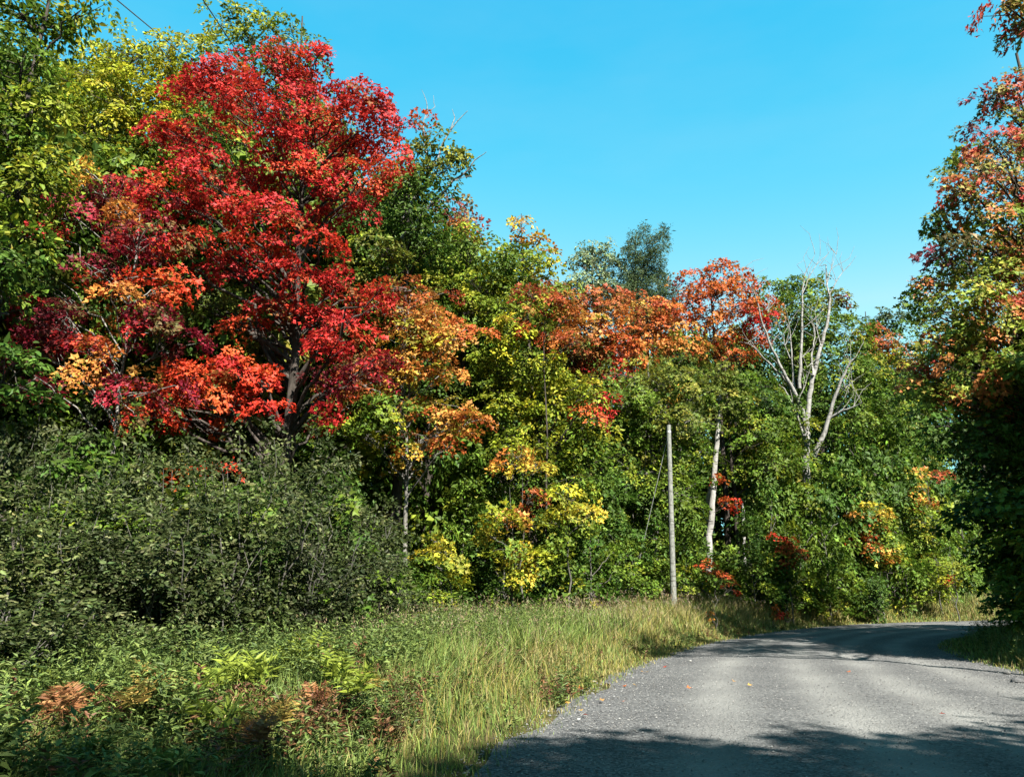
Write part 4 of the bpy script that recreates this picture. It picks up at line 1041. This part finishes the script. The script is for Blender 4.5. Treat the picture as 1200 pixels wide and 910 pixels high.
grass_field(95000, (-14, 30), (5.5, 50), left_keep, h_left, 'roadside_grass', lambda off, q, w1: 0.2 + 0.3 * w1 + (0.3 * smooth(10, 16, q[:, 1]) + 0.1) * (1 - smooth(1.8, 3.4, off)) - 0.25 * smooth(1.8, 3.2, off) * (1 - smooth(22, 28, q[:, 1])))
grass_field(16000, (8, 40), (8, 36), lambda q: (-edge_dist(q, RSC) > -0.15) & (-edge_dist(q, RSC) < 3.5), lambda off, q, w1: 0.12 + smooth(0.1, 1.2, off) * (0.42 + 0.15 * w1), 'right_verge_grass', lambda off, q, w1: 0.25 + 0.25 * w1)

grass_field(14000, (-6, 6), (8.5, 24), lambda q: (edge_dist(q, LSC) > 1.5) & (edge_dist(q, LSC) < 4.6) & (wob(q[:, 0] * 0.7, q[:, 1] * 0.6 + 1) > -0.5), lambda off, q, w1: 0.62 + 0.2 * w1 + 0.012 * q[:, 1], 'tall_green_grass', lambda off, q, w1: -0.3 + 0 * w1, 1.9)
grass_field(5000, (-7, 0), (6, 9.5), lambda q: (edge_dist(q, LSC) > 0.8) & (edge_dist(q, LSC) < 4.5) & (wob(q[:, 0] * 1.3 + 5, q[:, 1] * 1.5) > -0.1), lambda off, q, w1: 0.38 + 0.12 * w1, 'dry_grass', lambda off, q, w1: 0.95 + 0 * w1)

# seed heads on thin stalks
def seed_heads(n):
    q = scatter(n, (-10, 22), (13, 46), lambda q: left_keep(q) & (edge_dist(q, LSC) > 1.2) & (wob(q[:, 0] * 0.8 + 3, q[:, 1] * 0.8) > -0.25))
    z = ground_z(q[:, 0], q[:, 1]); H = rng.uniform(0.65, 1.15, n)
    P = np.column_stack([q, z]); ln = rng.normal(0, 0.13, (n, 3)) * H[:, None]; ln[:, 2] = 0
    tip = P + ln + np.array((0, 0, 1.0)) * H[:, None]
    side = unit(np.column_stack([rng.normal(0, 1, (n, 2)), np.zeros(n)])); w = 0.0022 * np.maximum(1, q[:, 1] / 11)
    C = np.array([(0.36, 0.24, 0.15), (0.42, 0.33, 0.17), (0.36, 0.3, 0.2)])[rng.integers(0, 3, n)]
    V1 = np.stack([P - side * w[:, None], P + side * w[:, None], tip], 1).reshape(-1, 3)
    T1 = np.arange(n * 3).reshape(-1, 3)
    m = 5
    Pp = (tip[:, None] - (rng.random((n, m)) * 0.16)[..., None] * unit(tip - P)[:, None] + rng.normal(0, 0.012, (n, m, 3))).reshape(-1, 3)
    D = np.repeat(unit(tip - P), m, 0) + rng.normal(0, 0.35, (n * m, 3))
    V2, T2, C2 = leaf_arrays(Pp, rng.normal(0, 1, (n * m, 3)), D, 0.05 * rng.uniform(0.7, 1.3, n * m) * np.repeat(np.maximum(1, q[:, 1] / 20), m), np.repeat(C, m, 0), 'needle')
    o = link('seed_grass', npmesh('seed_grass', np.vstack([V1, V2]), np.vstack([T1, np.vstack([T2[:, [0, 1, 2]], T2[:, [0, 2, 3]]]) + len(V1)]), M_GRASS, np.vstack([np.repeat(C, 3, 0), C2])))
    o['kind'] = 'stuff'


seed_heads(2600)


def weeds(n, xr, yr, keep, name, hr, pals, leaf=0.11, per=20):
    q = scatter(n, xr, yr, keep)
    z = ground_z(q[:, 0], q[:, 1])
    H = rng.uniform(*hr, n)
    w = wob(q[:, 0] * 1.1 + 2, q[:, 1] * 1.1) + rng.normal(0, 0.25, n)
    idx = np.clip(((w + 1) / 2 * len(pals)).astype(int), 0, len(pals) - 1)
    base = np.array([pick(pals[i], 1)[0] for i in idx])
    ln = rng.normal(0, 0.14, (n, 2)) * H[:, None]
    f = rng.uniform(0.15, 1, (n, per))
    P = np.stack([q[:, 0, None] + ln[:, 0, None] * f ** 2, q[:, 1, None] + ln[:, 1, None] * f ** 2, z[:, None] + H[:, None] * f], 2)
    a = rng.uniform(0, 6.28, (n, per))
    D = np.stack([np.cos(a), np.sin(a), rng.uniform(-0.3, 0.7, (n, per))], 2)
    N = np.stack([-np.cos(a) * 0.5, -np.sin(a) * 0.5, np.ones_like(a)], 2) + rng.normal(0, 0.3, (n, per, 3))
    S = leaf * (1.25 - 0.6 * f) * rng.uniform(0.7, 1.3, (n, per))
    C = base[:, None] * np.exp(rng.normal(0, 0.2, (n, per, 1)))
    V, T, Cc = leaf_arrays(P.reshape(-1, 3), N.reshape(-1, 3), D.reshape(-1, 3), S.ravel(), C.reshape(-1, 3), 'lance')
    side = unit(np.column_stack([rng.normal(0, 1, (n, 2)), np.zeros(n)])) * 0.004
    B = np.column_stack([q, z]); tip = B + np.column_stack([ln, H])
    V1 = np.stack([B - side, B + side, tip], 1).reshape(-1, 3)
    o = link(name, npmesh(name, np.vstack([V1, V]), np.vstack([np.arange(n * 3).reshape(-1, 3), T + 3 * n]), M_GRASS, np.vstack([np.repeat(base * 0.7, 3, 0), Cc])))
    o['kind'] = 'stuff'


PAL['weed'] = [((0.11, 0.165, 0.035), 3), ((0.07, 0.12, 0.025), 4), ((0.18, 0.23, 0.05), 2)]
PAL['weedlight'] = [((0.20, 0.27, 0.06), 3), ((0.15, 0.22, 0.05), 2)]
PAL['weedbrown'] = [((0.17, 0.07, 0.035), 3), ((0.24, 0.12, 0.05), 2), ((0.11, 0.09, 0.03), 2)]


def weed_keep(q):
    d = edge_dist(q, LSC)
    return (d > 1.3) & (d < np.interp(q[:, 1], [5, 9, 12, 18, 26, 40], [8, 7, 5.6, 5.2, 5.6, 4]))


weeds(3200, (-14, 2), (5.5, 15), weed_keep, 'weeds', (0.22, 0.62), ['weed', 'weedlight', 'weedbrown', 'weed', 'weed'])
weeds(500, (-4.6, -1.0), (7.6, 11), lambda q: (edge_dist(q, LSC) > 0.9) & (edge_dist(q, LSC) < 3.4) & (wob(q[:, 0] * 2, q[:, 1] * 2) > -0.1), 'reddish_weeds', (0.3, 0.65), ['weedbrown', 'weedbrown', 'weed'], 0.09, 22)
weeds(1050, (-12, -1), (5.5, 13), lambda q: weed_keep(q) & (edge_dist(q, LSC) > 2.0) & (wob(q[:, 0] * 1.7 + 1, q[:, 1] * 1.7) > 0.0), 'tall_weeds', (0.5, 0.95), ['weed', 'weedlight', 'weed', 'weedbrown'], 0.12, 30)
weeds(2300, (-6, 3), (9.5, 21), lambda q: weed_keep(q) & (edge_dist(q, LSC) > 2.2), 'goldenrod_weeds', (0.7, 1.15), ['weedlight', 'weed', 'weedlight'], 0.1, 20)
weeds(900, (-3, 14), (7, 34), lambda q: (edge_dist(q, LSC) > 0.1) & (edge_dist(q, LSC) < 3) & (wob(q[:, 0] * 1.9 + 3, q[:, 1] * 1.4) > 0.05), 'verge_weeds', (0.15, 0.5), ['weedlight', 'weed', 'weedbrown', 'weed'], 0.09, 16)
weeds(1300, (-4, 30), (20, 48), lambda q: (edge_dist(q, LSC) > 3.2) & (edge_dist(q, LSC) < 6.5), 'forest_edge_weeds', (0.4, 1.0), ['weed', 'weedbrown', 'weedlight'], 0.13, 16)
weeds(800, (9, 26), (10, 30), lambda q: (-edge_dist(q, RSC) > 0.5) & (-edge_dist(q, RSC) < 3.5), 'right_verge_weeds', (0.4, 0.9), ['weed', 'weedlight'], 0.09, 18)


def pebbles(n, name, yr, sr, keep, col):
    q = scatter(n, (-4, 12), yr, keep)
    oct_ = np.array([(1, 0, 0), (-1, 0, 0), (0, 1, 0), (0, -1, 0), (0, 0, 1), (0, 0, -0.6)], float)
    Fo = np.array([(0, 2, 4), (2, 1, 4), (1, 3, 4), (3, 0, 4), (2, 0, 5), (1, 2, 5), (3, 1, 5), (0, 3, 5)])
    S = rng.uniform(*sr, n) * rng.uniform(0.6, 1, n)
    sc = rng.uniform(0.6, 1.2, (n, 6, 3)) * np.array((1, 0.8, 0.6))
    a = rng.uniform(0, 6.28, n); ca, sa = np.cos(a)[:, None], np.sin(a)[:, None]
    v = oct_[None] * sc
    v = np.stack([v[..., 0] * ca - v[..., 1] * sa, v[..., 0] * sa + v[..., 1] * ca, v[..., 2]], 2) * S[:, None, None]
    dl = edge_dist(q, LSC); dr = edge_dist(q, RSC); u_ = np.clip(-dl / np.maximum(0.1, dr - dl), 0, 1)
    z = np.where(dl > 0, ground_z(q[:, 0], q[:, 1]), 0.012 + 0.05 * (1 - (2 * u_ - 1) ** 2))
    V = (np.column_stack([q, z + S * 0.25])[:, None] + v).reshape(-1, 3)
    T = (np.arange(n)[:, None, None] * 6 + Fo[None]).reshape(-1, 3)
    C = np.array(col)[rng.integers(0, len(col), n)] * np.exp(rng.normal(0, 0.18, (n, 1)))
    o = link(name, npmesh(name, V, T, M_STONE, np.repeat(C, 6, 0))); o['kind'] = 'stuff'


GREY = [(0.2, 0.2, 0.2), (0.15, 0.15, 0.15), (0.26, 0.26, 0.25), (0.18, 0.175, 0.165), (0.29, 0.285, 0.27)]


def on_road(q):
    dl, dr = edge_dist(q, LSC), edge_dist(q, RSC)
    return (dl < 0.35) & (dr > -0.3) & (rng.random(len(q)) < np.where((dl > -1.6) | (dr < 1.2), 1.0, 0.45))


pebbles(17000, 'loose_gravel', (5.5, 22), (0.008, 0.022), on_road, GREY)
pebbles(420, 'shoulder_stones', (5.5, 24), (0.015, 0.04), lambda q: (np.abs(edge_dist(q, LSC) + 0.1) < 0.35) | (np.abs(edge_dist(q, RSC)) < 0.5), GREY)


# single stones and fallen leaves that stand out on the road
def ground_pt(px, py):
    x, y = (px - CX) / F, (CY - py) / F
    fy, fz = math.cos(PITCH) - y * math.sin(PITCH), math.sin(PITCH) + y * math.cos(PITCH)
    t = -CAM_H / fz * 0.97
    return np.array((x * t, fy * t, 0.05))


def stone(px, py, r, label, c, flat=0.6):
    import bmesh
    bm = bmesh.new(); bmesh.ops.create_icosphere(bm, subdivisions=2, radius=r)
    for v in bm.verts: v.co *= 1 + rng.normal(0, 0.09); v.co.z *= flat
    me = bpy.data.meshes.new('stone'); bm.to_mesh(me); bm.free()
    a = me.color_attributes.new('Col', 'FLOAT_COLOR', 'POINT'); a.data.foreach_set('color', np.tile((*[ALB * v for v in c], 1), len(me.vertices)).astype(np.float32))
    me.materials.append(M_STONE)
    p = ground_pt(px, py)
    o = link('stone', me, None, tuple(p)); tag(o, label, 'stone')


stone(696, 798, 0.026, 'pale round stone alone on the sunlit road', (0.55, 0.54, 0.5))
stone(809, 774, 0.03, 'pale stone on the road towards the bend', (0.5, 0.49, 0.46))
stone(678, 842, 0.028, 'flat pale stone near the left road edge', (0.5, 0.5, 0.48), 0.35)
stone(1192, 798, 0.10, 'grey rock on the right road shoulder', (0.13, 0.13, 0.13))
stone(1180, 788, 0.07, 'smaller grey rock behind the shoulder rock', (0.15, 0.15, 0.145))
for px, py, c, lab in [(660, 824, (0.5, 0.28, 0.06), 'larger yellow fallen leaf at the left edge of the road'), (678, 807, (0.5, 0.16, 0.04), 'larger orange fallen leaf on the shoulder farther along')]:
    V, Fc, Cc = leaf_arrays(np.zeros((1, 3)), np.array([(0.1, -0.3, 1.0)]), np.array([(1.0, 0.4, 0.2)]), np.array([0.13]), np.array([c]), 'lobed')
    o = link('fallen_leaf', npmesh('fallen_leaf', V, Fc, M_LEAF, Cc), None, tuple(ground_pt(px, py) + (0, 0, 0.015)))
    tag(o, lab, 'leaf')

for j in range(14):
    Y = rng.uniform(8.5, 19)
    ex = np.interp(Y, LS[:, 1], LS[:, 0]) + (rng.uniform(0.05, 0.7) if j < 9 else rng.uniform(0.8, 5))
    c = [(0.5, 0.3, 0.07), (0.5, 0.14, 0.04), (0.4, 0.06, 0.03), (0.34, 0.2, 0.08)][j % 4]
    V, Fc, Cc = leaf_arrays(np.zeros((1, 3)), np.array([(rng.normal(0, .25), rng.normal(0, .25), 1.0)]), np.array([(math.cos(j * 2.1), math.sin(j * 2.1), 0.15)]), np.array([0.09]), np.array([c]), 'lobed')
    o = link('fallen_leaf', npmesh('fallen_leaf', V, Fc, M_LEAF, Cc), None, (ex, Y, 0.055 if j < 9 else 0.085))
    tag(o, uniq('small %s fallen leaf %s' % (('yellow', 'orange', 'red', 'tan')[j % 4], 'on the gravel by the left grass' if j < 9 else 'out on the open gravel')), 'leaf', 'small fallen leaves on the road')

if __name__ == '__main__':
    tris = sum(sum(len(p.vertices) - 2 for p in me.polygons[:0]) + len(me.loops) - 2 * len(me.polygons) for me in bpy.data.meshes)
    print('TRIS', tris, 'OBJECTS', len(bpy.data.objects))
